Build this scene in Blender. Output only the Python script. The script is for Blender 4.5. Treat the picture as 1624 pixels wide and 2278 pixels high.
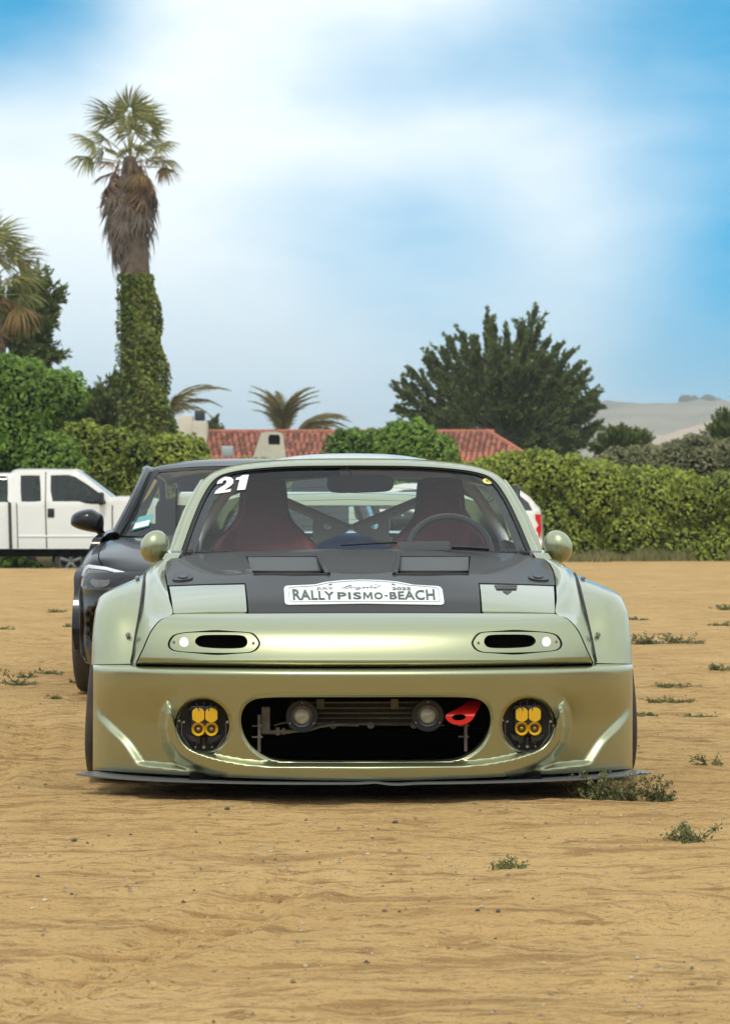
import bpy, bmesh, math, random
import numpy as np
from mathutils import Vector, Matrix, Quaternion
from mathutils.geometry import delaunay_2d_cdt

for _o in list(bpy.data.objects):
    bpy.data.objects.remove(_o)
scene = bpy.context.scene
COL = scene.collection
R = math.radians
rng = random.Random(7)
nrng = np.random.default_rng(11)

# ------------------------------------------------------------------ camera
F = 5750.0          # focal length in picture units (picture 1624 wide)
CU, VH = 812.0, 1164.0   # principal column, horizon row
CH = 0.95           # eye height, metres
cam_d = bpy.data.cameras.new('camera')
cam = bpy.data.objects.new('camera', cam_d)
COL.objects.link(cam)
cam.location = (0, 0, CH)
cam.rotation_euler = (R(90) + math.atan((VH - 1139.0) / F), 0, 0)
cam_d.sensor_fit = 'HORIZONTAL'
cam_d.sensor_width = 24.0
cam_d.lens = F / 1624.0 * 24.0
cam_d.clip_start = 0.1
cam_d.clip_end = 20000
cam_d.dof.use_dof = True
cam_d.dof.focus_distance = 9.0
cam_d.dof.aperture_fstop = 10.0
scene.camera = cam

# ------------------------------------------------------------------ light
SUN_EL, SUN_AZ = 56.0, 188.0        # azimuth clockwise from +Y
world = bpy.data.worlds.new('World')
scene.world = world
world.use_nodes = True
wn = world.node_tree
wn.nodes.clear()


def N(nt, kind, **kw):
    n = nt.nodes.new(kind)
    for k, v in kw.items():
        if k == 'inp':
            for a, b in v.items():
                n.inputs[a].default_value = b
        else:
            setattr(n, k, v)
    return n


def math_node(nt, op, a, b=None, clamp=False):
    n = nt.nodes.new('ShaderNodeMath')
    n.operation = op
    n.use_clamp = clamp
    for i, x in enumerate((a, b)):
        if x is None:
            continue
        if isinstance(x, (int, float)):
            n.inputs[i].default_value = x
        else:
            nt.links.new(x, n.inputs[i])
    return n.outputs[0]


def build_sky():
    L = wn.links.new
    out = N(wn, 'ShaderNodeOutputWorld')
    bg = N(wn, 'ShaderNodeBackground')
    bg.inputs['Strength'].default_value = 0.1
    sky = N(wn, 'ShaderNodeTexSky', sky_type='NISHITA')
    sky.sun_disc = False
    sky.sun_elevation = R(SUN_EL)
    sky.sun_rotation = R(SUN_AZ)
    sky.air_density = 1.0
    sky.dust_density = 0.6
    sky.ozone_density = 2.0
    hs = N(wn, 'ShaderNodeHueSaturation')
    hs.inputs['Hue'].default_value = 0.5
    hs.inputs['Saturation'].default_value = 0.25
    hs.inputs['Value'].default_value = 1.0
    L(sky.outputs[0], hs.inputs['Color'])
    deep = N(wn, 'ShaderNodeMix', data_type='RGBA', blend_type='MULTIPLY')      # polarised, deep cyan-blue
    deep.inputs['Factor'].default_value = 1.0
    deep.inputs['B'].default_value = (.0, .60, 1.06, 1)
    L(hs.outputs[0], deep.inputs['A'])
    tc = N(wn, 'ShaderNodeTexCoord')
    # slow warp so that the openings in the cloud have soft torn edges
    nz = N(wn, 'ShaderNodeTexNoise', inp={'Scale': 7.0, 'Detail': 3.0, 'Roughness': 0.5})
    L(tc.outputs['Generated'], nz.inputs['Vector'])
    sub = N(wn, 'ShaderNodeVectorMath', operation='SUBTRACT')
    L(nz.outputs['Color'], sub.inputs[0]); sub.inputs[1].default_value = (0.5, 0.5, 0.5)
    sc = N(wn, 'ShaderNodeVectorMath', operation='SCALE'); sc.inputs['Scale'].default_value = 0.05
    L(sub.outputs[0], sc.inputs[0])
    add = N(wn, 'ShaderNodeVectorMath', operation='ADD')
    L(tc.outputs['Generated'], add.inputs[0]); L(sc.outputs[0], add.inputs[1])

    def direction(u, v):
        d = Vector(((u - CU) / F, 1.0, -(v - VH) / F)).normalized()
        return tuple(d)
    # gaps in the high cloud: direction, angular half size, strength
    gaps = [(1670, -20, .140, 1.0, 1.0), (-25, -35, .088, 1.0, 1.0), (1710, 540, .100, 1.0, 1.1), (950, 190, .085, .46, 2.4),
            (1250, 110, .080, .36, 1.6), (760, 540, .075, .32, 1.5), (1020, 490, .055, .30, 1.6), (1020, 650, .100, .36, 1.5), (1600, 810, .085, .55, 1.6)]
    tot = None
    for (u, v, rad, s, st) in gaps:
        dn = N(wn, 'ShaderNodeVectorMath', operation='SUBTRACT')
        L(add.outputs[0], dn.inputs[0]); dn.inputs[1].default_value = direction(u, v)
        ml = N(wn, 'ShaderNodeVectorMath', operation='MULTIPLY')
        L(dn.outputs[0], ml.inputs[0]); ml.inputs[1].default_value = (1, 1, st)
        le = N(wn, 'ShaderNodeVectorMath', operation='LENGTH'); L(ml.outputs[0], le.inputs[0])
        mr = N(wn, 'ShaderNodeMapRange', interpolation_type='SMOOTHERSTEP')
        mr.inputs['From Min'].default_value = rad
        mr.inputs['From Max'].default_value = 0.0
        mr.inputs['To Min'].default_value = 1
        mr.inputs['To Max'].default_value = 1 - s
        L(le.outputs['Value'], mr.inputs['Value'])
        tot = mr.outputs[0] if tot is None else math_node(wn, 'MULTIPLY', tot, mr.outputs[0])
    tot = math_node(wn, 'SUBTRACT', 1.0, tot)
    # the same kind of broken cloud over the whole sky
    n2 = N(wn, 'ShaderNodeTexNoise', inp={'Scale': 4.0, 'Detail': 4.0, 'Roughness': 0.5})
    mp = N(wn, 'ShaderNodeMapping'); mp.inputs['Scale'].default_value = (1, 1, 2.6)
    mp.inputs['Location'].default_value = (3.1, 0.4, 1.7)
    L(add.outputs[0], mp.inputs['Vector']); L(mp.outputs[0], n2.inputs['Vector'])
    mr2 = N(wn, 'ShaderNodeMapRange', interpolation_type='SMOOTHSTEP')
    mr2.inputs['From Min'].default_value = 0.42; mr2.inputs['From Max'].default_value = 0.75
    mr2.inputs['To Min'].default_value = 0.0; mr2.inputs['To Max'].default_value = 0.4
    L(n2.outputs['Fac'], mr2.inputs['Value'])
    tot = math_node(wn, 'MAXIMUM', tot, mr2.outputs[0])
    n3 = N(wn, 'ShaderNodeTexNoise', inp={'Scale': 16.0, 'Detail': 7.0, 'Roughness': 0.6, 'Distortion': .4})
    mp3 = N(wn, 'ShaderNodeMapping'); mp3.inputs['Scale'].default_value = (1, 1, 2.8)
    L(tc.outputs['Generated'], mp3.inputs['Vector']); L(mp3.outputs[0], n3.inputs['Vector'])
    wisp = math_node(wn, 'MULTIPLY', math_node(wn, 'SUBTRACT', n3.outputs['Fac'], .5), .42)
    tot = math_node(wn, 'ADD', tot, wisp, True)
    # thin blue veil that grows towards the horizon
    sx = N(wn, 'ShaderNodeSeparateXYZ'); L(tc.outputs['Generated'], sx.inputs[0])
    mr3 = N(wn, 'ShaderNodeMapRange', interpolation_type='SMOOTHSTEP')
    mr3.inputs['From Min'].default_value = 0.13; mr3.inputs['From Max'].default_value = 0.02
    mr3.inputs['To Min'].default_value = 0.0; mr3.inputs['To Max'].default_value = 1.0
    L(sx.outputs['Z'], mr3.inputs['Value'])
    cl = N(wn, 'ShaderNodeMix', data_type='RGBA')
    cl.inputs['A'].default_value = (8.7, 9.5, 9.9, 1)
    cl.inputs['B'].default_value = (4.9, 6.9, 8.1, 1)
    L(mr3.outputs[0], cl.inputs['Factor'])
    mix = N(wn, 'ShaderNodeMix', data_type='RGBA')
    L(tot, mix.inputs['Factor'])
    L(cl.outputs['Result'], mix.inputs['A']); L(deep.outputs['Result'], mix.inputs['B'])
    L(mix.outputs['Result'], bg.inputs['Color'])
    L(bg.outputs[0], out.inputs[0])


build_sky()
sun_d = bpy.data.lights.new('sun', 'SUN')
sun_d.energy = 1.5
sun_d.angle = R(10)
sun_d.color = (1.0, 0.93, 0.82)
sun = bpy.data.objects.new('sun', sun_d)
COL.objects.link(sun)
sdir = Vector((math.sin(R(SUN_AZ)) * math.cos(R(SUN_EL)), math.cos(R(SUN_AZ)) * math.cos(R(SUN_EL)), math.sin(R(SUN_EL))))
sun.rotation_euler = sdir.to_track_quat('Z', 'Y').to_euler()
sun.location = sdir * 50
scene.render.engine = 'CYCLES'
scene.view_settings.view_transform = 'Standard'
scene.view_settings.look = 'None'
scene.view_settings.exposure = 0.32
scene.view_settings.gamma = 1.0
scene.view_settings.use_curve_mapping = False
scene.cycles.max_bounces = 10
scene.cycles.transparent_max_bounces = 16

# ------------------------------------------------------------------ materials
MATS = {}


def mat(name, color, rough=0.5, metal=0.0, coat=0.0, coat_rough=0.03, var=0.0, vscale=8.0, bump=0.0, bscale=60.0,
        spec=0.5, color2=None, detail=4.0, alpha=None, stretch=None, emis=None):
    if name in MATS:
        return MATS[name]
    m = bpy.data.materials.new(name)
    m.use_nodes = True
    nt = m.node_tree
    b = nt.nodes['Principled BSDF']
    b.inputs['Base Color'].default_value = (*color, 1)
    b.inputs['Roughness'].default_value = rough
    b.inputs['Metallic'].default_value = metal
    b.inputs['Coat Weight'].default_value = coat
    b.inputs['Coat Roughness'].default_value = coat_rough
    b.inputs['Specular IOR Level'].default_value = spec
    if var or color2:
        tc = nt.nodes.new('ShaderNodeTexCoord')
        n = N(nt, 'ShaderNodeTexNoise', inp={'Scale': vscale, 'Detail': detail, 'Roughness': .6})
        if stretch:
            mp = nt.nodes.new('ShaderNodeMapping'); mp.inputs['Scale'].default_value = stretch
            nt.links.new(tc.outputs['Object'], mp.inputs[0]); nt.links.new(mp.outputs[0], n.inputs['Vector'])
        else:
            nt.links.new(tc.outputs['Object'], n.inputs['Vector'])
        mx = N(nt, 'ShaderNodeMix', data_type='RGBA')
        c2 = color2 or tuple(c * (1 - var) for c in color)
        c1 = color if color2 else tuple(min(1, c * (1 + var)) for c in color)
        mr = N(nt, 'ShaderNodeMapRange'); mr.inputs['From Min'].default_value = .3; mr.inputs['From Max'].default_value = .7
        nt.links.new(n.outputs['Fac'], mr.inputs['Value'])
        nt.links.new(mr.outputs[0], mx.inputs['Factor'])
        mx.inputs['A'].default_value = (*c1, 1); mx.inputs['B'].default_value = (*c2, 1)
        nt.links.new(mx.outputs['Result'], b.inputs['Base Color'])
    if bump:
        tc = nt.nodes.new('ShaderNodeTexCoord')
        n = N(nt, 'ShaderNodeTexNoise', inp={'Scale': bscale, 'Detail': 4.0})
        nt.links.new(tc.outputs['Object'], n.inputs['Vector'])
        bp = nt.nodes.new('ShaderNodeBump'); bp.inputs['Strength'].default_value = bump
        bp.inputs['Distance'].default_value = 0.01
        nt.links.new(n.outputs['Fac'], bp.inputs['Height'])
        nt.links.new(bp.outputs[0], b.inputs['Normal'])
    if emis:
        b.inputs['Emission Color'].default_value = (*emis, 1); b.inputs['Emission Strength'].default_value = 1
    MATS[name] = m
    return m


def glass_mat(name, tint=(.9, .95, .93), refl=1.0, rough=0.0):
    """thin sheet of glass: lets light through with a tint, mirrors at grazing angles"""
    if name in MATS:
        return MATS[name]
    m = bpy.data.materials.new(name)
    m.use_nodes = True
    nt = m.node_tree
    nt.nodes.clear()
    o = nt.nodes.new('ShaderNodeOutputMaterial')
    t = nt.nodes.new('ShaderNodeBsdfTransparent'); t.inputs[0].default_value = (*tint, 1)
    g = nt.nodes.new('ShaderNodeBsdfGlossy'); g.inputs['Roughness'].default_value = rough
    fr = nt.nodes.new('ShaderNodeFresnel'); fr.inputs['IOR'].default_value = 1.5
    s = math_node(nt, 'MULTIPLY', fr.outputs[0], 1.6 * refl, True)
    mx = nt.nodes.new('ShaderNodeMixShader')
    nt.links.new(s, mx.inputs[0]); nt.links.new(t.outputs[0], mx.inputs[1]); nt.links.new(g.outputs[0], mx.inputs[2])
    nt.links.new(mx.outputs[0], o.inputs[0])
    MATS[name] = m
    return m


def leaf_mat(name, c1, c2, c3=None, rough=.55, trans=.25):
    """foliage: colour varies from leaf to leaf through the face attribute 'tint'"""
    if name in MATS:
        return MATS[name]
    m = bpy.data.materials.new(name)
    m.use_nodes = True
    nt = m.node_tree
    b = nt.nodes['Principled BSDF']
    at = nt.nodes.new('ShaderNodeAttribute'); at.attribute_name = 'tint'
    cr = nt.nodes.new('ShaderNodeValToRGB')
    cr.color_ramp.elements[0].color = (*c1, 1); cr.color_ramp.elements[1].color = (*c2, 1)
    if c3:
        e = cr.color_ramp.elements.new(.9); e.color = (*c3, 1)
        cr.color_ramp.elements[1].position = .75
    nt.links.new(at.outputs['Fac'], cr.inputs[0])
    nt.links.new(cr.outputs[0], b.inputs['Base Color'])
    b.inputs['Roughness'].default_value = rough
    b.inputs['Specular IOR Level'].default_value = .3
    tr = nt.nodes.new('ShaderNodeBsdfTranslucent'); nt.links.new(cr.outputs[0], tr.inputs[0])
    mx = nt.nodes.new('ShaderNodeMixShader'); mx.inputs[0].default_value = trans
    out = nt.nodes['Material Output']
    nt.links.new(b.outputs[0], mx.inputs[1]); nt.links.new(tr.outputs[0], mx.inputs[2]); nt.links.new(mx.outputs[0], out.inputs[0])
    MATS[name] = m
    return m


# ------------------------------------------------------------------ mesh helpers
def tag(o, label=None, cat=None, group=None, kind=None):
    if label: o['label'] = label
    if cat: o['category'] = cat
    if group: o['group'] = group
    if kind: o['kind'] = kind
    return o


def empty(name, loc=(0, 0, 0), rz=0, parent=None):
    o = bpy.data.objects.new(name, None)
    COL.objects.link(o)
    o.empty_display_size = .2
    o.location = loc
    o.rotation_euler = (0, 0, rz)
    o.parent = parent
    return o


def mk(name, V, Fc, m, parent=None, smooth=True, normals=None, tint=None):
    V = np.asarray(V, float)
    if normals is not None:
        normals = np.asarray(normals, float)
        out = []
        for f in Fc:
            a, b, c = V[f[0]], V[f[1]], V[f[2]]
            n = np.cross(b - a, c - a)
            s = normals[list(f)].sum(0)
            out.append(tuple(f) if float(n @ s) >= 0 else tuple(f)[::-1])
        Fc = out
    me = bpy.data.meshes.new(name)
    me.from_pydata([tuple(p) for p in V], [], [tuple(int(i) for i in f) for f in Fc])
    if m is not None:
        for mm in (m if isinstance(m, (list, tuple)) else [m]):
            me.materials.append(mm)
    if smooth:
        me.polygons.foreach_set('use_smooth', [True] * len(me.polygons))
    me.update()
    if normals is not None:
        me.normals_split_custom_set_from_vertices([tuple(n) for n in normals])
    if tint is not None:
        a = me.attributes.new('tint', 'FLOAT', 'FACE')
        a.data.foreach_set('value', np.asarray(tint, np.float32))
    o = bpy.data.objects.new(name, me)
    COL.objects.link(o)
    o.parent = parent
    return o


class MB:
    """collects simple shapes into one mesh"""
    def __init__(s):
        s.v = []; s.f = []

    def add(s, V, Fc):
        n = len(s.v)
        s.v.extend([tuple(p) for p in V]); s.f.extend([tuple(i + n for i in f) for f in Fc])
        return s

    def box(s, c, d, rot=None, bev=0.0):
        bm = bmesh.new()
        bmesh.ops.create_cube(bm, size=1)
        for v in bm.verts:
            v.co = Vector((v.co.x * d[0], v.co.y * d[1], v.co.z * d[2]))
        if bev:
            bmesh.ops.bevel(bm, geom=bm.edges[:] , offset=bev, segments=2, affect='EDGES', profile=.5)
        if rot:
            bmesh.ops.rotate(bm, verts=bm.verts, cent=(0, 0, 0), matrix=Matrix.Rotation(rot[1], 3, rot[0]) if isinstance(rot, tuple) else rot)
        bm.verts.index_update()
        s.add([v.co + Vector(c) for v in bm.verts], [[v.index for v in f.verts] for f in bm.faces])
        bm.free()
        return s

    def tube(s, pts, r, seg=10, cap=True):
        pts = [Vector(p) for p in pts]
        rs = r if isinstance(r, (list, tuple)) else [r] * len(pts)
        V = []; Fc = []
        up = None
        for i, p in enumerate(pts):
            t = (pts[min(i + 1, len(pts) - 1)] - pts[max(i - 1, 0)]).normalized()
            if up is None:
                up = t.orthogonal().normalized()
            up = (up - t * up.dot(t)).normalized()
            sd = t.cross(up)
            for k in range(seg):
                a = 2 * math.pi * k / seg
                V.append(p + (up * math.cos(a) + sd * math.sin(a)) * rs[i])
        for i in range(len(pts) - 1):
            for k in range(seg):
                k2 = (k + 1) % seg
                Fc.append((i * seg + k, i * seg + k2, (i + 1) * seg + k2, (i + 1) * seg + k))
        if cap:
            Fc.append(tuple(range(seg))[::-1]); Fc.append(tuple((len(pts) - 1) * seg + k for k in range(seg)))
        return s.add(V, Fc)

    def lathe(s, prof, c, axis='Y', seg=32, closed=False):
        """prof: list of (radius, along)"""
        V = []; Fc = []
        for (r, h) in prof:
            for k in range(seg):
                a = 2 * math.pi * k / seg
                x, z = r * math.cos(a), r * math.sin(a)
                p = {'Y': (x, h, z), 'X': (h, x, z), 'Z': (x, z, h)}[axis]
                V.append((p[0] + c[0], p[1] + c[1], p[2] + c[2]))
        n = len(prof)
        for i in range(n if closed else n - 1):
            j = (i + 1) % n
            for k in range(seg):
                k2 = (k + 1) % seg
                Fc.append((i * seg + k, j * seg + k, j * seg + k2, i * seg + k2))
        return s.add(V, Fc)

    def ball(s, c, r, n=12, m=8):
        if not isinstance(r, (tuple, list)): r = (r, r, r)
        V = []; Fc = []
        for i in range(m + 1):
            t = math.pi * i / m
            for k in range(n):
                a = 2 * math.pi * k / n
                V.append((c[0] + r[0] * math.sin(t) * math.cos(a), c[1] + r[1] * math.sin(t) * math.sin(a), c[2] + r[2] * math.cos(t)))
        for i in range(m):
            for k in range(n):
                k2 = (k + 1) % n
                Fc.append((i * n + k, (i + 1) * n + k, (i + 1) * n + k2, i * n + k2))
        return s.add(V, Fc)

    def prism(s, poly, a, b):
        """poly: list of 3-d points of a flat outline, a/b offsets"""
        n = len(poly)
        P1 = [Vector(p) + Vector(a) for p in poly]; P2 = [Vector(p) + Vector(b) for p in poly]
        Fc = [tuple(range(n)), tuple(range(2 * n - 1, n - 1, -1))]
        for i in range(n):
            j = (i + 1) % n
            Fc.append((i, j, n + j, n + i))
        return s.add(P1 + P2, Fc)

    def build(s, name, m, parent=None, smooth=False, angle=35):
        o = mk(name, s.v, s.f, m, parent, smooth=True)
        me = o.data
        bm = bmesh.new(); bm.from_mesh(me)
        bmesh.ops.remove_doubles(bm, verts=bm.verts, dist=1e-5)
        bmesh.ops.recalc_face_normals(bm, faces=bm.faces)
        for e in bm.edges:
            if len(e.link_faces) == 2 and e.calc_face_angle(0) > R(angle):
                e.smooth = False
        bm.to_mesh(me); bm.free()
        return o


def poly_inside(px, py, poly):
    x = poly[:, 0]; y = poly[:, 1]
    x2 = np.roll(x, -1); y2 = np.roll(y, -1)
    ins = np.zeros(len(px), bool)
    for i in range(len(poly)):
        c = ((y[i] > py) != (y2[i] > py))
        if not c.any():
            continue
        xi = (x2[i] - x[i]) * (py - y[i]) / (y2[i] - y[i] + 1e-30) + x[i]
        ins ^= c & (px < xi)
    return ins


def poly_dist(px, py, poly, closed=True):
    d = np.full(np.shape(px), 1e9)
    n = len(poly)
    for i in range(n if closed else n - 1):
        a = poly[i]; b = poly[(i + 1) % n]
        ab = b - a
        t = ((px - a[0]) * ab[0] + (py - a[1]) * ab[1]) / (ab @ ab + 1e-20)
        t = np.clip(t, 0, 1)
        d = np.minimum(d, np.hypot(px - a[0] - t * ab[0], py - a[1] - t * ab[1]))
    return d


def sdist(px, py, poly):
    """signed distance, negative inside"""
    d = poly_dist(px, py, poly)
    return np.where(poly_inside(np.ravel(px), np.ravel(py), poly).reshape(np.shape(px)), -d, d)


def resample(poly, step):
    out = []
    n = len(poly)
    for i in range(n):
        a = np.array(poly[i], float); b = np.array(poly[(i + 1) % n], float)
        k = max(1, int(math.ceil(np.hypot(*(b - a)) / step)))
        for j in range(k):
            out.append(a + (b - a) * j / k)
    return np.array(out)


def smooth_closed(pts, sub=6):
    """Catmull-Rom through a closed list of points"""
    P = np.array(pts, float); n = len(P); out = []
    for i in range(n):
        p0, p1, p2, p3 = P[i - 1], P[i], P[(i + 1) % n], P[(i + 2) % n]
        for j in range(sub):
            t = j / sub
            out.append(.5 * (2 * p1 + (p2 - p0) * t + (2 * p0 - 5 * p1 + 4 * p2 - p3) * t * t + (3 * p1 - p0 - 3 * p2 + p3) * t ** 3))
    return np.array(out)


def smooth_open(pts, sub=6):
    P = np.array(pts, float)
    P = np.vstack([2 * P[0] - P[1], P, 2 * P[-1] - P[-2]]); out = []
    for i in range(1, len(P) - 2):
        p0, p1, p2, p3 = P[i - 1], P[i], P[i + 1], P[i + 2]
        for j in range(sub):
            t = j / sub
            out.append(.5 * (2 * p1 + (p2 - p0) * t + (2 * p0 - 5 * p1 + 4 * p2 - p3) * t * t + (3 * p1 - p0 - 3 * p2 + p3) * t ** 3))
    out.append(P[-2])
    return np.array(out)


def ellipse(cx, cy, rx, ry, n=40, rot=0):
    a = np.linspace(0, 2 * math.pi, n, endpoint=False)
    x = rx * np.cos(a); y = ry * np.sin(a)
    c, s = math.cos(rot), math.sin(rot)
    return np.stack([cx + x * c - y * s, cy + x * s + y * c], 1)


def tri2d(outer, holes, step, hstep=None):
    outer = resample(outer, step)
    hs = [resample(h, hstep or step) for h in holes]
    lo = outer.min(0); hi = outer.max(0)
    gx = np.arange(lo[0], hi[0], step); gy = np.arange(lo[1], hi[1], step * .87)
    X, Y = np.meshgrid(gx, gy)
    X = X + (np.arange(len(gy)) % 2)[:, None] * step * .5
    px, py = X.ravel(), Y.ravel()
    k = poly_inside(px, py, outer) & (poly_dist(px, py, outer) > step * .5)
    for h in hs:
        k &= ~poly_inside(px, py, h)
        k &= poly_dist(px, py, h) > step * .45
    pts = [outer] + hs
    E = []; base = 0
    for p in pts:
        n = len(p)
        E += [(base + i, base + (i + 1) % n) for i in range(n)]
        base += n
    P2 = np.vstack(pts + [np.stack([px[k], py[k]], 1)])
    vc, ed, fc, *_ = delaunay_2d_cdt([Vector(p) for p in P2], E, [], 0, 1e-7)
    vc = np.array([tuple(p) for p in vc])
    fc = np.array([tuple(f) for f in fc])
    cen = vc[fc].mean(1)
    keep = poly_inside(cen[:, 0], cen[:, 1], outer)
    for h in hs:
        keep &= ~poly_inside(cen[:, 0], cen[:, 1], h)
    return vc, fc[keep], outer, hs


def fd_normals(fn, u, v, eps, toward):
    a = fn(u + eps, v) - fn(u - eps, v)
    b = fn(u, v + eps) - fn(u, v - eps)
    n = np.cross(a, b)
    n /= np.linalg.norm(n, axis=1)[:, None] + 1e-12
    t = np.asarray(toward, float)
    s = np.sign(n @ t); s[s == 0] = 1
    return n * s[:, None]


def sheet(name, outer, holes, step, fn, m, parent=None, rim=None, hole_rims=None, hstep=None, eps=.5, toward=(0, -1, .15), off=0.0):
    """a thin panel: outline and holes in 2-d, mapped to space by fn; rim = vector to fold the outline back by,
    hole_rims = the same for each hole"""
    vc, fc, outer, hs = tri2d(outer, holes, step, hstep)
    V = fn(vc[:, 0], vc[:, 1]); Nn = fd_normals(fn, vc[:, 0], vc[:, 1], eps, toward)
    if off:
        V = V + Nn * off
    Vs = [V]; Ns = [Nn]; Fs = [tuple(f) for f in fc]
    base = len(V)
    loops = []
    if rim is not None: loops.append((outer, rim))
    if hole_rims is not None:
        for h, r in zip(hs, hole_rims):
            if r is not None: loops.append((h, r))
    for lp, rv in loops:
        A = fn(lp[:, 0], lp[:, 1])
        if off:
            A = A + fd_normals(fn, lp[:, 0], lp[:, 1], eps, toward) * off
        B = A + np.asarray(rv, float)
        n = len(A)
        tg = np.roll(A, -1, 0) - np.roll(A, 1, 0)
        nn = np.cross(tg, np.broadcast_to(np.asarray(rv, float), tg.shape))
        nn /= np.linalg.norm(nn, axis=1)[:, None] + 1e-12
        Vs += [A, B]; Ns += [nn, nn]
        for i in range(n):
            j = (i + 1) % n
            Fs.append((base + i, base + j, base + n + j, base + n + i))
        base += 2 * n
    return mk(name, np.vstack(Vs), Fs, m, parent, normals=np.vstack(Ns))


def cr1(P, t):
    """Catmull-Rom along axis 0 of an array at parameters t (0..n-1)"""
    n = len(P)
    i = np.clip(np.floor(t).astype(int), 0, n - 2); f = (t - i)
    E = np.concatenate([(2 * P[0] - P[1])[None], P, (2 * P[-1] - P[-2])[None]])
    sh = (-1,) + (1,) * (P.ndim - 1)
    f = f.reshape(sh)
    p0, p1, p2, p3 = E[i], E[i + 1], E[i + 2], E[i + 3]
    return .5 * (2 * p1 + (p2 - p0) * f + (2 * p0 - 5 * p1 + 4 * p2 - p3) * f ** 2 + (3 * p1 - p0 - 3 * p2 + p3) * f ** 3)


def patch(name, G, m, parent=None, nu=8, nv=8, rim=None, toward=None):
    """G: rows x cols x 3 control points, interpolated smoothly"""
    G = np.array(G, float)
    r, c, _ = G.shape
    A = cr1(G, np.linspace(0, r - 1, (r - 1) * nu + 1))
    B = cr1(A.transpose(1, 0, 2), np.linspace(0, c - 1, (c - 1) * nv + 1)).transpose(1, 0, 2)
    a, b, _ = B.shape
    n = np.cross(np.gradient(B, axis=0), np.gradient(B, axis=1))
    n /= np.linalg.norm(n, axis=2)[..., None] + 1e-12
    if toward is not None:
        if (n.reshape(-1, 3) @ np.asarray(toward, float)).mean() < 0: n = -n
    idx = np.arange(a * b).reshape(a, b)
    Fs = [(idx[i, j], idx[i, j + 1], idx[i + 1, j + 1], idx[i + 1, j]) for i in range(a - 1) for j in range(b - 1)]
    V = B.reshape(-1, 3); Nn = n.reshape(-1, 3)
    if rim is not None:
        lp = np.concatenate([idx[0, :], idx[1:, -1], idx[-1, -2::-1], idx[-2:0:-1, 0]])
        Aa = V[lp]; Bb = Aa + np.asarray(rim, float)
        tg = np.roll(Aa, -1, 0) - np.roll(Aa, 1, 0)
        nn = np.cross(tg, np.broadcast_to(np.asarray(rim, float), tg.shape)); nn /= np.linalg.norm(nn, axis=1)[:, None] + 1e-12
        base = len(V); k = len(lp)
        V = np.vstack([V, Aa, Bb]); Nn = np.vstack([Nn, nn, nn])
        Fs += [(base + i, base + (i + 1) % k, base + k + (i + 1) % k, base + k + i) for i in range(k)]
    return mk(name, V, Fs, m, parent, normals=Nn)


def spline1(xs, ys):
    """monotone-ish smooth 1-d interpolation (pchip), vectorised"""
    xs = np.asarray(xs, float); ys = np.asarray(ys, float)
    h = np.diff(xs); d = np.diff(ys) / h
    mm = np.zeros(len(xs))
    mm[0] = d[0]; mm[-1] = d[-1]
    for i in range(1, len(xs) - 1):
        if d[i - 1] * d[i] > 0:
            w1 = 2 * h[i] + h[i - 1]; w2 = h[i] + 2 * h[i - 1]
            mm[i] = (w1 + w2) / (w1 / d[i - 1] + w2 / d[i])

    def f(x):
        x = np.asarray(x, float)
        i = np.clip(np.searchsorted(xs, x) - 1, 0, len(h) - 1)
        t = (x - xs[i]) / h[i]
        r = ((1 + 2 * t) * (1 - t) ** 2 * ys[i] + t * (1 - t) ** 2 * h[i] * mm[i] + t * t * (3 - 2 * t) * ys[i + 1] + t * t * (t - 1) * h[i] * mm[i + 1])
        r = np.where(x < xs[0], ys[0] + (x - xs[0]) * mm[0], r)
        return np.where(x > xs[-1], ys[-1] + (x - xs[-1]) * mm[-1], r)
    return f


def sstep(x):
    x = np.clip(x, 0, 1)
    return x * x * (3 - 2 * x)


def W(u, v, Y):
    """world point seen at picture position (u, v) at distance Y"""
    return Vector(((u - CU) / F * Y, Y, CH - (v - VH) / F * Y))


def text2d(body, offset=0.0, shear=0.0, space=1.0):
    """built-in font -> 2-d vertices (unit box) and faces"""
    cu = bpy.data.curves.new('txt', 'FONT')
    cu.body = body; cu.offset = offset; cu.shear = shear; cu.space_character = space
    cu.resolution_u = 4
    ob = bpy.data.objects.new('txt', cu)
    COL.objects.link(ob)
    bpy.context.view_layer.update()
    dg = bpy.context.evaluated_depsgraph_get()
    me = ob.evaluated_get(dg).to_mesh()
    V = np.array([tuple(v.co)[:2] for v in me.vertices]); Fc = [tuple(p.vertices) for p in me.polygons]
    ob.evaluated_get(dg).to_mesh_clear()
    bpy.data.objects.remove(ob); bpy.data.curves.remove(cu)
    lo, hi = V.min(0), V.max(0)
    return (V - lo) / (hi - lo), Fc


def vnoise(x, y, seed=0):
    """smooth value noise on numpy arrays"""
    r = np.random.default_rng(seed).random((256, 256))
    xi = np.floor(x).astype(int); yi = np.floor(y).astype(int)
    fx = x - xi; fy = y - yi
    fx = fx * fx * (3 - 2 * fx); fy = fy * fy * (3 - 2 * fy)
    g = lambda a, b: r[a % 256, b % 256]
    return (g(xi, yi) * (1 - fx) + g(xi + 1, yi) * fx) * (1 - fy) + (g(xi, yi + 1) * (1 - fx) + g(xi + 1, yi + 1) * fx) * fy - .5


def copy_tree(o, parent=None):
    c = o.copy()
    COL.objects.link(c)
    c.parent = parent
    for ch in o.children:
        copy_tree(ch, c)
    return c
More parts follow.
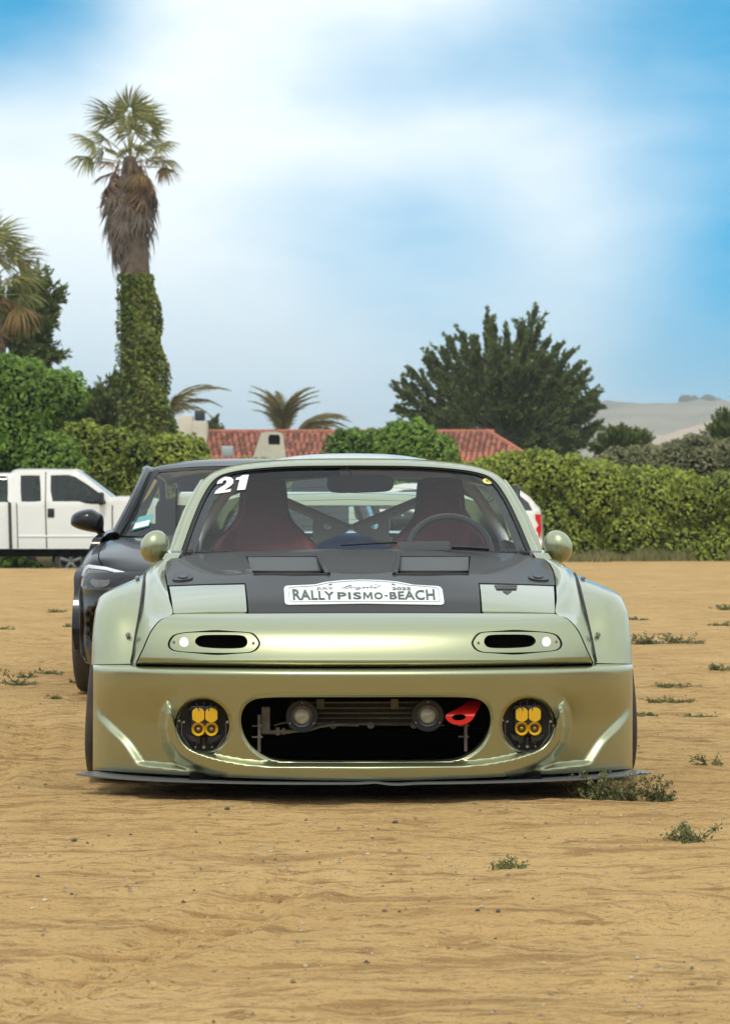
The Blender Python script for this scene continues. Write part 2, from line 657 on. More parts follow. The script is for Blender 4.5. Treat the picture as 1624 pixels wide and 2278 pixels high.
# ------------------------------------------------------------------ ground
def ground_height(x, y):
    near = np.clip((60 - y) / 40, 0, 1)
    h = .030 * vnoise(x * .55 + 3, y * .35, 1) + .018 * vnoise(x * 1.6, y * 1.2, 2) + .018 * vnoise(x * 4, y * 4.5, 3)
    h = h + .008 * vnoise(x * 11, y * 13, 4) + .006 * vnoise(x * 29, y * 37, 5)
    # tyre tracks: shallow arcs with tread bars
    for (cx, cy, rad, dp) in ((-14.0, 10.0, 12.6, 1.0), (-14.0, 10.0, 14.15, 1.0), (9.0, -6.0, 13.4, .8), (9.0, -6.0, 14.9, .8), (-30, 40, 31.5, 1.2), (-30, 40, 33.0, 1.2), (25, 38, 23.2, 1.0), (25, 38, 21.7, 1.0)):
        rr = np.hypot(x - cx, y - cy)
        band = np.exp(-((rr - rad) / .10) ** 4)
        al = np.arctan2(y - cy, x - cx) * rad
        brk = np.clip((vnoise(al * .5, rr * 0 + cx, 8) + .28) * 4, 0, 1)
        h = h - dp * brk * band * (.009 + .006 * np.sign(np.sin(al * 55 + np.abs(rr - rad) * 40)))
        h = h + dp * brk * .008 * np.exp(-((np.abs(rr - rad) - .145) / .03) ** 2)
    left = np.clip((-1.5 - x) / 2.5, 0, 1); left = left * left * (3 - 2 * left)
    berm = .16 * np.exp(-((y - 45.5) / 3.2) ** 2) - .17 * np.clip((y - 46) / 4, 0, 1) * np.clip((70 - y) / 8, 0, 1)
    return h * near - .006 + left * berm


def ground_z(x, y):
    return float(ground_height(np.array([x]), np.array([y]))[0])


def build_ground():
    ys = [-60.0, -20, -8, 0, 2.5, 4.0]
    y = 4.3
    while y < 75:
        ys.append(y)
        y += max(.011, .55 * y * y / (2581 * CH))
    ys += [80, 95, 120, 180, 300, 600, 1200, 2600, 6000]
    xs = list(np.arange(-2.3, 2.3, .02))
    x = 2.3; d = .02
    side = []
    while x < 16:
        side.append(x); x += d; d = min(d * 1.06, .35)
    side += [20, 30, 60, 150, 400, 1200, 4000]
    xs = sorted([-s for s in side] + xs + side)
    X, Y = np.meshgrid(np.array(xs), np.array(ys))
    Z = ground_height(X, Y)
    V = np.stack([X, Y, Z], -1).reshape(-1, 3)
    a, b = X.shape
    idx = np.arange(a * b).reshape(a, b)
    q = np.stack([idx[:-1, :-1], idx[:-1, 1:], idx[1:, 1:], idx[1:, :-1]], -1).reshape(-1, 4)
    me = bpy.data.meshes.new('ground')
    me.vertices.add(len(V)); me.vertices.foreach_set('co', V.ravel())
    me.loops.add(q.size); me.loops.foreach_set('vertex_index', q.ravel().astype(np.int32))
    me.polygons.add(len(q)); me.polygons.foreach_set('loop_start', np.arange(0, q.size, 4, dtype=np.int32))
    me.polygons.foreach_set('use_smooth', [True] * len(q))
    me.update(); me.validate()
    m = bpy.data.materials.new('sandy_dirt'); m.use_nodes = True
    nt = m.node_tree; L = nt.links.new
    bs = nt.nodes['Principled BSDF']; bs.inputs['Roughness'].default_value = .95; bs.inputs['Specular IOR Level'].default_value = .15
    geo = nt.nodes.new('ShaderNodeNewGeometry')

    def noise(sc, det=4.0, rough=.6, stretch=None, dist=0.0):
        n = N(nt, 'ShaderNodeTexNoise', inp={'Scale': sc, 'Detail': det, 'Roughness': rough, 'Distortion': dist})
        if stretch:
            mp = nt.nodes.new('ShaderNodeMapping'); mp.inputs['Scale'].default_value = stretch
            L(geo.outputs['Position'], mp.inputs[0]); L(mp.outputs[0], n.inputs['Vector'])
        else:
            L(geo.outputs['Position'], n.inputs['Vector'])
        return n.outputs['Fac']

    def ramp(f, lo, hi):
        mr = N(nt, 'ShaderNodeMapRange', interpolation_type='SMOOTHSTEP')
        mr.inputs['From Min'].default_value = lo; mr.inputs['From Max'].default_value = hi
        L(f, mr.inputs['Value'])
        return mr.outputs[0]

    def mixc(fac, a, b):
        mx = N(nt, 'ShaderNodeMix', data_type='RGBA')
        L(fac, mx.inputs['Factor'])
        for s, c in (('A', a), ('B', b)):
            if isinstance(c, tuple): mx.inputs[s].default_value = (*c, 1)
            else: L(c, mx.inputs[s])
        return mx.outputs['Result']
    c = mixc(ramp(noise(.6, 5), .35, .68), (.62, .405, .170), (.55, .345, .135))
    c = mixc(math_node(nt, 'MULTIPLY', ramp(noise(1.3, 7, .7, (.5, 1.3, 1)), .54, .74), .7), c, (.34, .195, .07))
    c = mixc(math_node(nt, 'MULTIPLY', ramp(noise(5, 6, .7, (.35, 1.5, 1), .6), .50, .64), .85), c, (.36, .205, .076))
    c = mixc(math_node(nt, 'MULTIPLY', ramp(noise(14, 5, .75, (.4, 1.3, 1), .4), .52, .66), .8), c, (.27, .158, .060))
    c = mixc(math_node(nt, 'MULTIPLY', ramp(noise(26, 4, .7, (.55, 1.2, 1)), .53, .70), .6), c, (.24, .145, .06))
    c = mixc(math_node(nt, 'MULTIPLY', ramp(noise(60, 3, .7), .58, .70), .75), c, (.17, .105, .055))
    c = mixc(math_node(nt, 'MULTIPLY', ramp(noise(90, 2, .6), .64, .74), .6), c, (.72, .58, .38))
    # damp-looking worn band where vehicles turn
    # grass and weeds beyond the edge of the lot
    sp = nt.nodes.new('ShaderNodeSeparateXYZ'); L(geo.outputs['Position'], sp.inputs[0])
    wob = math_node(nt, 'MULTIPLY', noise(.35, 4), 9.0)
    yy = math_node(nt, 'ADD', sp.outputs['Y'], wob)
    edge = math_node(nt, 'MULTIPLY', ramp(sp.outputs['X'], 1.5, -3.5), 19.0)
    yy = math_node(nt, 'ADD', yy, edge)
    grass = mixc(ramp(noise(2.2, 5), .4, .65), (.085, .10, .030), (.19, .16, .07))
    c = mixc(ramp(yy, 68.5, 70.5), c, grass)
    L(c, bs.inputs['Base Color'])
    # relief: scuffs, crumbs, fine sand
    h = math_node(nt, 'ADD', math_node(nt, 'MULTIPLY', noise(9, 6, .65, (.6, 1.2, 1)), 1.0), math_node(nt, 'MULTIPLY', noise(55, 4, .7), .35))
    # tread marks
    wv = N(nt, 'ShaderNodeTexWave', wave_type='BANDS', bands_direction='DIAGONAL'); wv.inputs['Scale'].default_value = 6.0
    wv.inputs['Distortion'].default_value = 3.0; wv.inputs['Detail'].default_value = 2.0
    L(geo.outputs['Position'], wv.inputs['Vector'])
    trk = math_node(nt, 'MULTIPLY', math_node(nt, 'MULTIPLY', wv.outputs['Fac'], ramp(noise(.5, 2), .55, .62)), .25)
    h = math_node(nt, 'ADD', h, trk)
    bp = nt.nodes.new('ShaderNodeBump'); bp.inputs['Strength'].default_value = 1.0; bp.inputs['Distance'].default_value = .055
    L(h, bp.inputs['Height']); L(bp.outputs[0], bs.inputs['Normal'])
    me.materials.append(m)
    o = bpy.data.objects.new('ground', me)
    COL.objects.link(o)
    tag(o, 'dry sandy dirt lot with scuffs and faint tyre tracks', 'ground', kind='structure')
    return o


build_ground()
# ------------------------------------------------------------------ the green sports car
D1 = 8.712
M_paint = mat('sage_metallic_paint', (.385, .405, .245), rough=.38, metal=.90, coat=1.0, coat_rough=.02, bump=.012, bscale=900)
M_hood = mat('graphite_gloss', (.030, .029, .027), rough=.45, metal=.0, coat=.16, coat_rough=.03, spec=.12)
M_blk = mat('black_plastic', (.012, .012, .013), rough=.45)
M_rub = mat('black_rubber', (.016, .016, .017), rough=.6, bump=.1, bscale=200)
M_void = mat('dark_liner', (.006, .006, .006), rough=.9, spec=.1)
M_tyre = mat('dusty_tyre', (.040, .037, .034), rough=.8, color2=(.075, .062, .048), vscale=9)
M_cage = mat('grey_cage_paint', (.80, .82, .78), rough=.45, metal=.0, coat=.3)
M_seat = mat('maroon_seat_cloth', (.18, .036, .038), rough=.8, bump=.25, bscale=300, color2=(.145, .030, .032), vscale=30)
M_seat_edge = mat('maroon_piping', (.03, .006, .007), rough=.6)
M_white = mat('white_vinyl', (.85, .85, .83), rough=.35, coat=.4)
M_ink = mat('olive_print', (.035, .055, .018), rough=.4)
M_ink2 = mat('black_print', (.012, .012, .012), rough=.4)
M_steel = mat('dull_steel', (.35, .34, .32), rough=.4, metal=.9)
M_grime = mat('grimy_aluminium', (.16, .14, .12), rough=.5, metal=.7, var=.3, vscale=20)
M_red = mat('red_tow_paint', (.62, .008, .006), rough=.35, coat=.4)
M_amber = mat('amber_lens', (.66, .38, .012), rough=.12, coat=1.0, coat_rough=.02)
M_amber_dk = mat('dark_amber', (.22, .12, .004), rough=.2, coat=.8)
M_split = mat('grey_splitter', (.13, .135, .14), rough=.4, coat=.3)
M_glass = glass_mat('windscreen_glass', (.95, .98, .97), .42)
M_blue = mat('blue_cloth', (.05, .22, .75), rough=.7)
M_lampglass = mat('frosted_lens', (.55, .52, .45), rough=.15, coat=1, color2=(.30, .28, .22), vscale=25)
M_marker = mat('white_marker_lens', (.85, .85, .84), rough=.25, coat=.6, emis=(.55, .55, .53))

car = empty('sports_car', (.0045, D1, 0), R(1.35))
tag(car, 'pale sage green widebody coupe with graphite bonnet and rally plate parked in front', 'car')


def LC(du, v, y):
    du = np.asarray(du, float); v = np.asarray(v, float); y = np.asarray(y, float)
    s = (D1 + y) / F
    return np.stack(np.broadcast_arrays(du * s, y, CH - (v - VH) * s), -1)


def plan(a, w=606.0):
    return .5 * (1 - np.sqrt(np.maximum(1e-4, 1 - np.minimum(a / w, 1) ** 2.6)))


# ---- openings of the bumper
mouth_r = smooth_open([(0, 1551), (120, 1551), (215, 1552), (255, 1559), (275, 1583), (276, 1618), (258, 1656), (225, 1682), (185, 1694), (100, 1696), (0, 1696)], 6)
mouth = np.vstack([mouth_r, (mouth_r[1:-1] * [-1, 1])[::-1]])
LAMP_U, LAMP_V, LAMP_R = 360, 1613, 57
lampR = ellipse(LAMP_U, LAMP_V, 57, 58, 48); lampL = ellipse(-LAMP_U, LAMP_V, 57, 58, 48)
raised = np.array([(-700, 1300), (300, 1300), (375, 1505), (402, 1538), (424, 1560), (437, 1586), (441, 1618), (434, 1650), (412, 1680), (380, 1700), (345, 1714), (310, 1722), (300, 1800), (-700, 1800)], float)
ledge_v = spline1([300, 345, 420, 500, 600], [1720, 1715, 1706, 1698, 1690])
crease_a = spline1([1540, 1560, 1580, 1615, 1650, 1680, 1692, 1720], [604, 599, 589, 563, 529, 508, 501, 495])
chin_v = spline1([0, 180, 260, 310, 350, 385, 405, 425, 441], [1698, 1697, 1692, 1684, 1674, 1660, 1640, 1600, 1550])


def bumper_fn(du, v):
    a = np.abs(du)
    y = plan(a) - .03 + .052 * (v - 1490) / 200
    y = y + .055 * np.exp(-np.maximum(v - (1487 - 8 * (a / 600) ** 2), -3) / 4.5)
    sd = sdist(a, v, raised)
    outR = sstep((sd + 4) / 26)
    ledge = sstep((v - ledge_v(a) + 8) / 15)
    fin = sstep((a - crease_a(v)) / 32 + .5)
    y = y + .038 * outR * sstep((v - 1522) / 95) * (1 - ledge) * (1 - fin)
    chin = sstep((v - chin_v(np.minimum(a, 441)) + 3) / 15) * (1 - outR)
    y = y - .038 * chin
    dm = np.minimum(poly_dist(a, v, mouth_r, False), np.abs(np.hypot(a - LAMP_U, v - LAMP_V) - LAMP_R))
    y = y + .016 * np.clip(1 - dm / 9, 0, 1) ** 2
    # lower edge turns under
    y = y + .012 * np.clip(1 - (1738 - 26 * (a / 600) ** 1.6 - v) / 8, 0, 1) ** 2
    return LC(du, v, y)


bt = [(a, 1487 - 8 * (a / 600) ** 2) for a in np.linspace(-600, 600, 41)]
bb = [(a, 1738 - 26 * (abs(a) / 600) ** 1.6) for a in np.linspace(600, -600, 41)]
b_out = np.array(bt + bb)
bumper = sheet('front_bumper', b_out, [mouth, lampL, lampR], 4.2, bumper_fn, M_paint, car, rim=(0, .09, 0),
               hole_rims=[(0, .07, 0), (0, .07, 0), (0, .07, 0)], hstep=4)

# ---- bonnet surface, found along sight lines so that outlines can be given by picture position
zc = spline1([.05, .22, .35, .55, .85, 1.2, 1.5, 1.8], [.585, .647, .690, .731, .775, .818, .848, .872])


def hood_z(x, y):
    x = np.abs(x)
    z = zc(y) - .036 * (x / .75) ** 2.2
    # two shallow ridges that flank the centre channel
    z = z + .010 * np.exp(-((x - .27) / .13) ** 2) * sstep((y - .45) / .4) * sstep((1.6 - y) / .3)
    return z


def hood_y(du, v):
    lo = np.full(np.shape(du), .02); hi = np.full(np.shape(du), 2.2)
    for _ in range(40):
        mid = (lo + hi) / 2
        s = (D1 + mid) / F
        g = hood_z(du * s, mid) - (CH - (v - VH) * s)
        hi = np.where(g > 0, mid, hi); lo = np.where(g > 0, lo, mid)
    return (lo + hi) / 2


def hood_fn(du, v):
    du = np.asarray(du, float); v = np.asarray(v, float)
    return LC(du, v, hood_y(du, v))


nq = spline1([1340, 1362, 1375, 1390, 1410, 1430, 1450, 1465, 1478, 1490], [1.6, 1.0, .66, .40, .225, .125, .06, .025, 0.0, -.005])


def nose_fn(du, v):
    du = np.asarray(du, float); v = np.asarray(v, float)
    a = np.abs(du)
    yb = plan(a, 622)
    yh = np.maximum(hood_y(du, np.full(np.shape(du), 1363.0)), yb + .02)
    y = yb + (yh - yb) * nq(v)
    low = 1484 - 8 * (a / 512) ** 2
    y = y + .030 * np.clip(1 - (low - v) / 12, 0, 1.3) ** 2
    return LC(du, v, y)


# nose outline
seam = smooth_open([(424, 1366.5), (452, 1379), (474, 1405), (490, 1440), (506, 1474)], 6)
half = [(a, 1364.5 + 2 * (a / 424) ** 2) for a in np.linspace(0, 424, 18)][:-1] + [tuple(p) for p in seam] + [(a, 1484 - 8 * (a / 512) ** 2) for a in np.linspace(506, 0, 22)]
half = np.array(half)
nose_out = np.vstack([half, (half[1:-1] * [-1, 1])[::-1]])
bz = smooth_closed([(815 - u, v) for u, v in [(381, 1433), (390, 1416), (407, 1409.5), (436, 1407), (486, 1406.6), (544, 1407.4), (563, 1412), (575, 1428), (572.6, 1439), (562.5, 1447.7), (543.8, 1451.3), (486, 1452.3), (421.4, 1449.9), (389.7, 1445.5)]], 5)
intake = smooth_closed([(815 - u, v) for u, v in [(436, 1427), (441, 1418), (455, 1413), (495, 1412), (535, 1413), (548, 1418), (552, 1428), (548, 1437), (535, 1442), (495, 1442.7), (455, 1440), (441, 1435)]], 5)
mhole = ellipse(815 - 412, 1428.3, 10.3, 11.5, 24)


def grow(poly, d):
    c = poly.mean(0)
    r = poly - c
    return c + r * (1 + d / np.hypot(r[:, 0], r[:, 1]))[:, None]


mir = lambda p: (p * [-1, 1])[::-1]
bz_big = grow(bz, 5.0)
nose = sheet('nose_panel', nose_out, [bz_big, mir(bz_big)], 7, nose_fn, M_paint, car, rim=(0, .06, -.01),
             hole_rims=[(0, .03, 0), (0, .03, 0)], hstep=3)
for s in (1, -1):
    fm = (lambda p: p) if s > 0 else mir
    bezel = sheet('intake_bezel', fm(bz), [fm(intake), fm(mhole)], 4, nose_fn, M_paint, nose, rim=(0, .02, 0),
                  hole_rims=[(0, .09, 0), (0, .014, 0)], hstep=2.5)
    sheet('bezel_gap_shade', fm(grow(bz, 7)), [fm(intake), fm(mhole)], 5, lambda du, v: nose_fn(du, v) + np.array([0, .014, 0]), M_rub, nose)  # dark backing sheet standing in for the shade in the bezel gap
    for (u, v) in ((389.7, 1428.3), (564.7, 1430.7)):
        p = nose_fn(np.array([(815 - u) * s]), np.array([v]))[0]
        MB().lathe([(.0001, -.004), (.0042, -.004), (.0052, -.001), (.0052, .004)], p, seg=12).build('screw', M_steel, nose)
    p = nose_fn(np.array([(815 - 412) * s * 1.0]), np.array([1428.3]))[0]
    MB().lathe([(.0001, .010), (.016, .010), (.018, .016)], p + np.array([0, .003, 0]), seg=20).build('marker_lamp', M_marker, nose)
    p = nose_fn(np.array([(815 - 494) * s]), np.array([1428.0]))[0]
    MB().box((p[0], p[1] + .15, p[2]), (.215, .10, .075)).build('intake_duct', M_void, nose)

# ---- bonnet, headlight lids
hood_half = np.array([(0, 1221.5), (120, 1222), (250, 1226), (350, 1232), (412, 1240), (424, 1253), (431, 1275), (430.5, 1302), (345, 1299), (259, 1297), (258, 1363.2), (130, 1363), (0, 1363)], float)
hood_out = np.vstack([hood_half, (hood_half[1:-1] * [-1, 1])[::-1]])
ventR = np.array([(90, 1237), (250, 1238), (239, 1277), (74, 1277)], float)
ventL = (ventR * [-1, 1])[::-1]
hood = sheet('bonnet', hood_out, [ventR, ventL], 6, hood_fn, M_hood, car, rim=(0, 0, -.02), hole_rims=[(0, .0, -.07)] * 2, hstep=3, toward=(0, -.3, 1))
for s in (1, -1):
    for (v0, v1, uu) in ((1238, 1256.5, (90, 246, 242, 84)), (1219, 1276.5, (88, 248, 236, 76))):
        def slat_fn(du, v, v0=v0, v1=v1):
            p = hood_fn(du, v)
            t = (v - v0) / (v1 - v0)
            p[..., 2] -= (.002 + .020 * np.clip(t, -.1, 1.1)) if v0 > 1230 else (.055 + .012 * np.clip(t, -.1, 1.1))
            return p
        q = np.array([(uu[0], v0), (uu[1], v0), (uu[2], v1), (uu[3], v1)], float)
        sheet('louvre', q if s > 0 else mir(q), [], 6, slat_fn, mat('matt_graphite', (.050, .049, .046), rough=.45) if v0 > 1230 else mat('matt_slat_shade', (.012, .012, .012), rough=.6), hood, rim=(0, 0, -.012), toward=(0, -.3, 1))  # lower slat coloured black in place of shade under the upper slat
    # rolled lips of the vent
    for pts, rr_v in (([(74, 1278.5), (82, 1258), (90, 1236)], .010), ([(74, 1278.5), (156, 1279), (239, 1278.5)], .005)):
        pv_ = hood_fn(np.array([p[0] * s for p in pts], float), np.array([p[1] for p in pts], float))
        MB().tube([tuple(p) for p in smooth_open(pv_, 5)], rr_v, 8).build('vent_lip', M_hood, hood, smooth=True)
    # headlight lid
    lid = np.array([(427.5, 1305), (345, 1302), (262, 1300.5), (262, 1360.8), (345, 1361.5), (424, 1364.2)], float)
    lido = sheet('headlight_lid', lid if s > 0 else mir(lid), [], 6, hood_fn, M_paint, car, rim=(0, 0, -.02), toward=(0, -.3, 1))
    # bonnet latch
    lt = smooth_closed([(418, 1292), (414, 1282), (400, 1276), (384, 1276), (374, 1281), (374, 1288), (384, 1292), (402, 1294)], 4)
    sheet('bonnet_latch', lt if s > 0 else mir(lt), [], 4, hood_fn, M_blk, hood, rim=(0, 0, -.008), toward=(0, -.3, 1), off=.006)
    lt2 = smooth_closed([(406, 1288), (402, 1282), (390, 1280), (384, 1284), (386, 1289), (396, 1291)], 4)
    sheet('latch_lever', lt2 if s > 0 else mir(lt2), [], 4, hood_fn, M_hood, hood, rim=(0, 0, -.004), toward=(0, -.3, 1), off=.010)
# small mesh vent let into one lid (the lid on the driver's side)
vq = np.array([(293, 1303), (346, 1303), (342, 1313.5), (298, 1313.5)], float)
sheet('lid_vent_mesh', vq, [], 4, hood_fn, M_blk, car, toward=(0, -.3, 1), off=.002)
bars = MB()
for k in range(9):
    u0 = 298 + k * 5.2
    for (ua, ub) in ((u0, u0 + 4), (u0 + 4, u0)):
        pa = hood_fn(np.array([ua]), np.array([1304.0]))[0]; pb = hood_fn(np.array([ub]), np.array([1313.0]))[0]
        bars.tube([pa + [0, 0, .004], pb + [0, 0, .004]], .0011, 5)
bars.build('vent_wire', M_grime, car)
vt = np.array([(309, 1315.5), (333, 1315.5), (321, 1323)], float)
sheet('lid_vent_lip', vt, [], 3, hood_fn, M_hood, car, toward=(0, -.3, 1), off=.002)
# under-bonnet void
MB().box((0, .85, .60), (1.30, 1.0, .10)).build('engine_bay', M_void, car)

# ---- rally plate on the bonnet
PC = 811.5
pl = np.array([(635.5, 1312), (637.5, 1307.5), (643, 1305), (700, 1302.5), (708, 1301.5), (730, 1296.5), (770, 1292.5), (811, 1291.5), (852, 1292.5), (890, 1296), (915, 1301), (925, 1303), (978, 1306), (985, 1309), (987.5, 1314), (989.2, 1340), (988, 1345), (983, 1347), (811, 1344), (643, 1346.5), (637, 1345), (635, 1341)], float) - [PC, 0]
plate = sheet('rally_plate', pl, [], 5, hood_fn, M_white, car, rim=(0, 0, -.002), toward=(0, -.3, 1), off=.0035)


def on_hood(name, V, Fc, m, off=.0055, parent=plate):
    V = np.asarray(V, float)
    P = hood_fn(V[:, 0], V[:, 1]); P[:, 2] += off
    return mk(name, P, Fc, m, parent, smooth=False)


def line_on(pts, w, fn_out):
    pts = np.array(pts, float)
    t = np.gradient(pts, axis=0); t /= np.linalg.norm(t, axis=1)[:, None] + 1e-9
    n = np.stack([-t[:, 1], t[:, 0]], 1) * w / 2
    V = np.vstack([pts + n, pts - n]); k = len(pts)
    return V, [(i, i + 1, k + i + 1, k + i) for i in range(k - 1)]


def word(body, quad, off=.012, name='lettering', m=M_ink, space=1.0, shear=0.0):
    """quad: (u0, u1, top-left v, bottom-left v, top-right v, bottom-right v)"""
    V, Fc = text2d(body, off, shear, space)
    u0, u1, tl, bl, tr, br = quad
    U = u0 + V[:, 0] * (u1 - u0)
    top = tl + (tr - tl) * V[:, 0]; bot = bl + (br - bl) * V[:, 0]
    Vv = bot + (top - bot) * V[:, 1]
    return on_hood(name, np.stack([U - PC, Vv], 1), Fc, m)


word('RALLY', (653.5, 745.5, 1313.2, 1338, 1319.8, 1337), .028, space=1.06)
word('PIS', (752.5, 806.0, 1320.5, 1336.4, 1320.8, 1336.3), .026, space=1.10)
mg = np.array([(0, 0), (.04, 1), (.27, 1), (.5, .45), (.73, 1), (.96, 1), (1, 0), (.80, 0), (.77, .68), (.57, .16), (.43, .16), (.23, .68), (.20, 0)])
on_hood('lettering', np.stack([809.5 + mg[:, 0] * 21.5 - PC, 1336.3 - mg[:, 1] * 15.4], 1), [(0, 1, 11, 12), (1, 2, 10, 11), (2, 3, 10), (3, 9, 10), (3, 4, 9), (4, 8, 9), (4, 5, 8), (5, 6, 7, 8)], M_ink)
word('O', (834.5, 853.5, 1321, 1336.4, 1321, 1336.2), .030)
on_hood('lettering', np.array([(857.5, 1327), (864.8, 1327), (864.8, 1329.6), (857.5, 1329.6)]) - [PC, 0], [(0, 1, 2, 3)], M_ink)
word('BEACH', (868.5, 970, 1320.5, 1336.4, 1313.5, 1338.4), .026, space=1.06)
word('JULY', (707.4, 745.2, 1309.4, 1315.6, 1309.6, 1315.6), .02)
word('2025', (875.3, 917.2, 1309.6, 1315.6, 1309.4, 1315.8), .02)
scr = [(763, 1312), (772, 1309), (786, 1305.5), (779, 1306), (770, 1310.5), (777, 1312), (785, 1308.5), (784, 1312), (791, 1309), (792, 1312), (798, 1309), (797, 1312), (805, 1309), (800, 1314.5), (795, 1315), (809, 1311), (815, 1309), (812, 1311.5), (822, 1309), (819, 1311.5), (829, 1308), (833, 1305), (828, 1311), (837, 1310), (840, 1308.5), (836, 1311.5), (850, 1307.5)]
V_, F_ = line_on(smooth_open(np.array(scr) - [PC, 0], 4), .8, None)
on_hood('script_signature', V_, F_, M_ink2)
V_, F_ = line_on(np.array([(836, 1303.5), (846, 1304.5), (851, 1306), (853, 1304)]) - [PC, 0], .6, None)
on_hood('script_flourish', V_, F_, M_ink2)
for (bu, sgn) in ((738, -1), (881, 1)):
    bird = np.array([(0, 0), (3.2, -1.8), (5.6, -1.3), (4.2, -.2), (6, 1.4), (2.6, 1.0), (-1, 2.0), (-4.4, .8), (-1.6, .2)]) * [-sgn, .9] + [bu - PC, 1303.2]
    on_hood('running_bird_mark', bird, [tuple(range(9))], M_ink2)
inset = np.array([(645.5, 1313), (650, 1309.3), (704, 1306.2), (735, 1299.5), (775, 1295.8), (811, 1294.8), (850, 1295.8), (888, 1299.3), (915, 1305), (974, 1309.6), (978.5, 1313.5), (980.5, 1338), (976, 1342), (811, 1340.5), (651, 1342), (645.5, 1338.5), (645.5, 1313)]) - [PC, 0]
V_, F_ = line_on(resample(inset, 6)[:-1], .8, None)
on_hood('plate_border', V_, F_, M_ink2, .005)

# ---- fenders and bolted flares
for s in (1, -1):
    def S(du, v, y):
        return LC(du * s, v, y)

    def ny(du, v):
        return float(nose_fn(np.array([du]), np.array([v]))[0, 1])

    def hy(du, v):
        return float(hood_y(np.array([du * 1.0]), np.array([v * 1.0]))[0])
    rows = []
    spec = [((414, 1241), (458, 1262, 1.50)), ((427, 1254), (469, 1267, 1.22)), ((434, 1277), (477, 1277, .95)),
            ((433, 1305), (483, 1300, .74)), ((431, 1335), (489, 1334, .58)), ((427, 1365), (496, 1370, .47)),
            ((455, 1379), (502, 1400, .40)), ((477, 1405), (508, 1430, .35)), ((493, 1440), (512, 1455, .325)), ((509, 1474), (516, 1475, .32))]
    for i, (a, b) in enumerate(spec):
        ya = hy(*a) if i < 6 else ny(a[0], a[1])
        if i == 5: ya = .5 * (hy(*a) + ny(a[0] - 3, a[1]))
        A = S(a[0], a[1], ya); B = S(*b)
        k = [.9, 1, 1, 1, .9, .7, .55, .4, .25, .1][i]
        Mx = A * .5 + B * .5 + np.array([0, -.012, .016]) * k
        Q1 = A * .75 + B * .25 + np.array([0, -.006, .011]) * k; Q3 = A * .25 + B * .75 + np.array([0, -.008, .012]) * k
        rows.append([A, Q1, Mx, Q3, B])
    fender = patch('front_fender', rows, M_paint, car, 6, 4, rim=(0, .04, -.02), toward=(0, -1, .5))
    # flare: front face, crest over the wheel, down behind
    fr = [
        [(518, 1476, .335), (560, 1477, .37), (588, 1477.5, .415), (599.5, 1478, .47), (601, 1478, .56)],
        [(508.5, 1420, .40), (551, 1420, .42), (581, 1420, .455), (596.5, 1420, .51), (599, 1420, .60)],
        [(498, 1368, .485), (540, 1366, .49), (572, 1366, .525), (590.5, 1366, .58), (593, 1368, .67)],
        [(491, 1332, .595), (530, 1326, .60), (562, 1330, .62), (582, 1338, .67), (587, 1346, .75)],
        [(485, 1300, .755), (524, 1303, .75), (556, 1313, .76), (577, 1325, .80), (582, 1336, .87)],
        [(478.5, 1278, .97), (516, 1294, .95), (545, 1309, .95), (563, 1324, .97), (569, 1338, 1.00)],
        [(470, 1268, 1.24), (502, 1300, 1.2), (528, 1325, 1.18), (545, 1345, 1.17), (550, 1356, 1.16)]]
    G = [[S(*p) for p in r] for r in fr]
    flare = patch('fender_flare', G, M_paint, car, 8, 5, rim=(-.03 * s, .03, 0), toward=(0, -1, .3))
    # black welting between fender and flare
    wl = smooth_open([S(517, 1475.5, .325), S(513, 1455, .325), S(508, 1425, .375), S(497, 1369, .472), S(490, 1333, .582), S(484, 1300, .742), S(478, 1277.5, .955)], 5)
    MB().tube([tuple(p + np.array([0, -.004, .003])) for p in wl], .0045, 6).build('flare_welt', M_rub, car, smooth=True)
    for (du, v, y) in ((523, 1412, .405), (496, 1286, .86)):
        MB().lathe([(.0001, -.012), (.006, -.011), (.0085, -.005), (.009, .004)], S(du, v, y), seg=12).build('flare_bolt', M_steel, car)

# ---- splitter
sp_h = smooth_open([(0, -.035), (.3, -.025), (.55, .03), (.75, .105), (.89, .20), (1.005, .315)], 5)
sp_poly = [tuple(p) for p in sp_h] + [(1.0, .345), (.91, .47), (.86, .60)]
sp_full = np.array(sp_poly + [(-x, y) for x, y in sp_poly[::-1][:-1]])


def split_fn(x, y):
    z = .0765 + .004 * np.exp(-((x - .03) / .03) ** 2) - .004 * np.exp(-((x - .10) / .05) ** 2)
    return np.stack([x, y, z], -1)


sheet('splitter', sp_full, [], .05, split_fn, M_split, car, rim=(0, 0, -.005), eps=.004, toward=(0, 0, 1))
sheet('splitter_underside', sp_full, [], .08, lambda x, y: np.stack([x, y, 0 * x + .0714], -1), M_void, car, eps=.004, toward=(0, 0, -1))

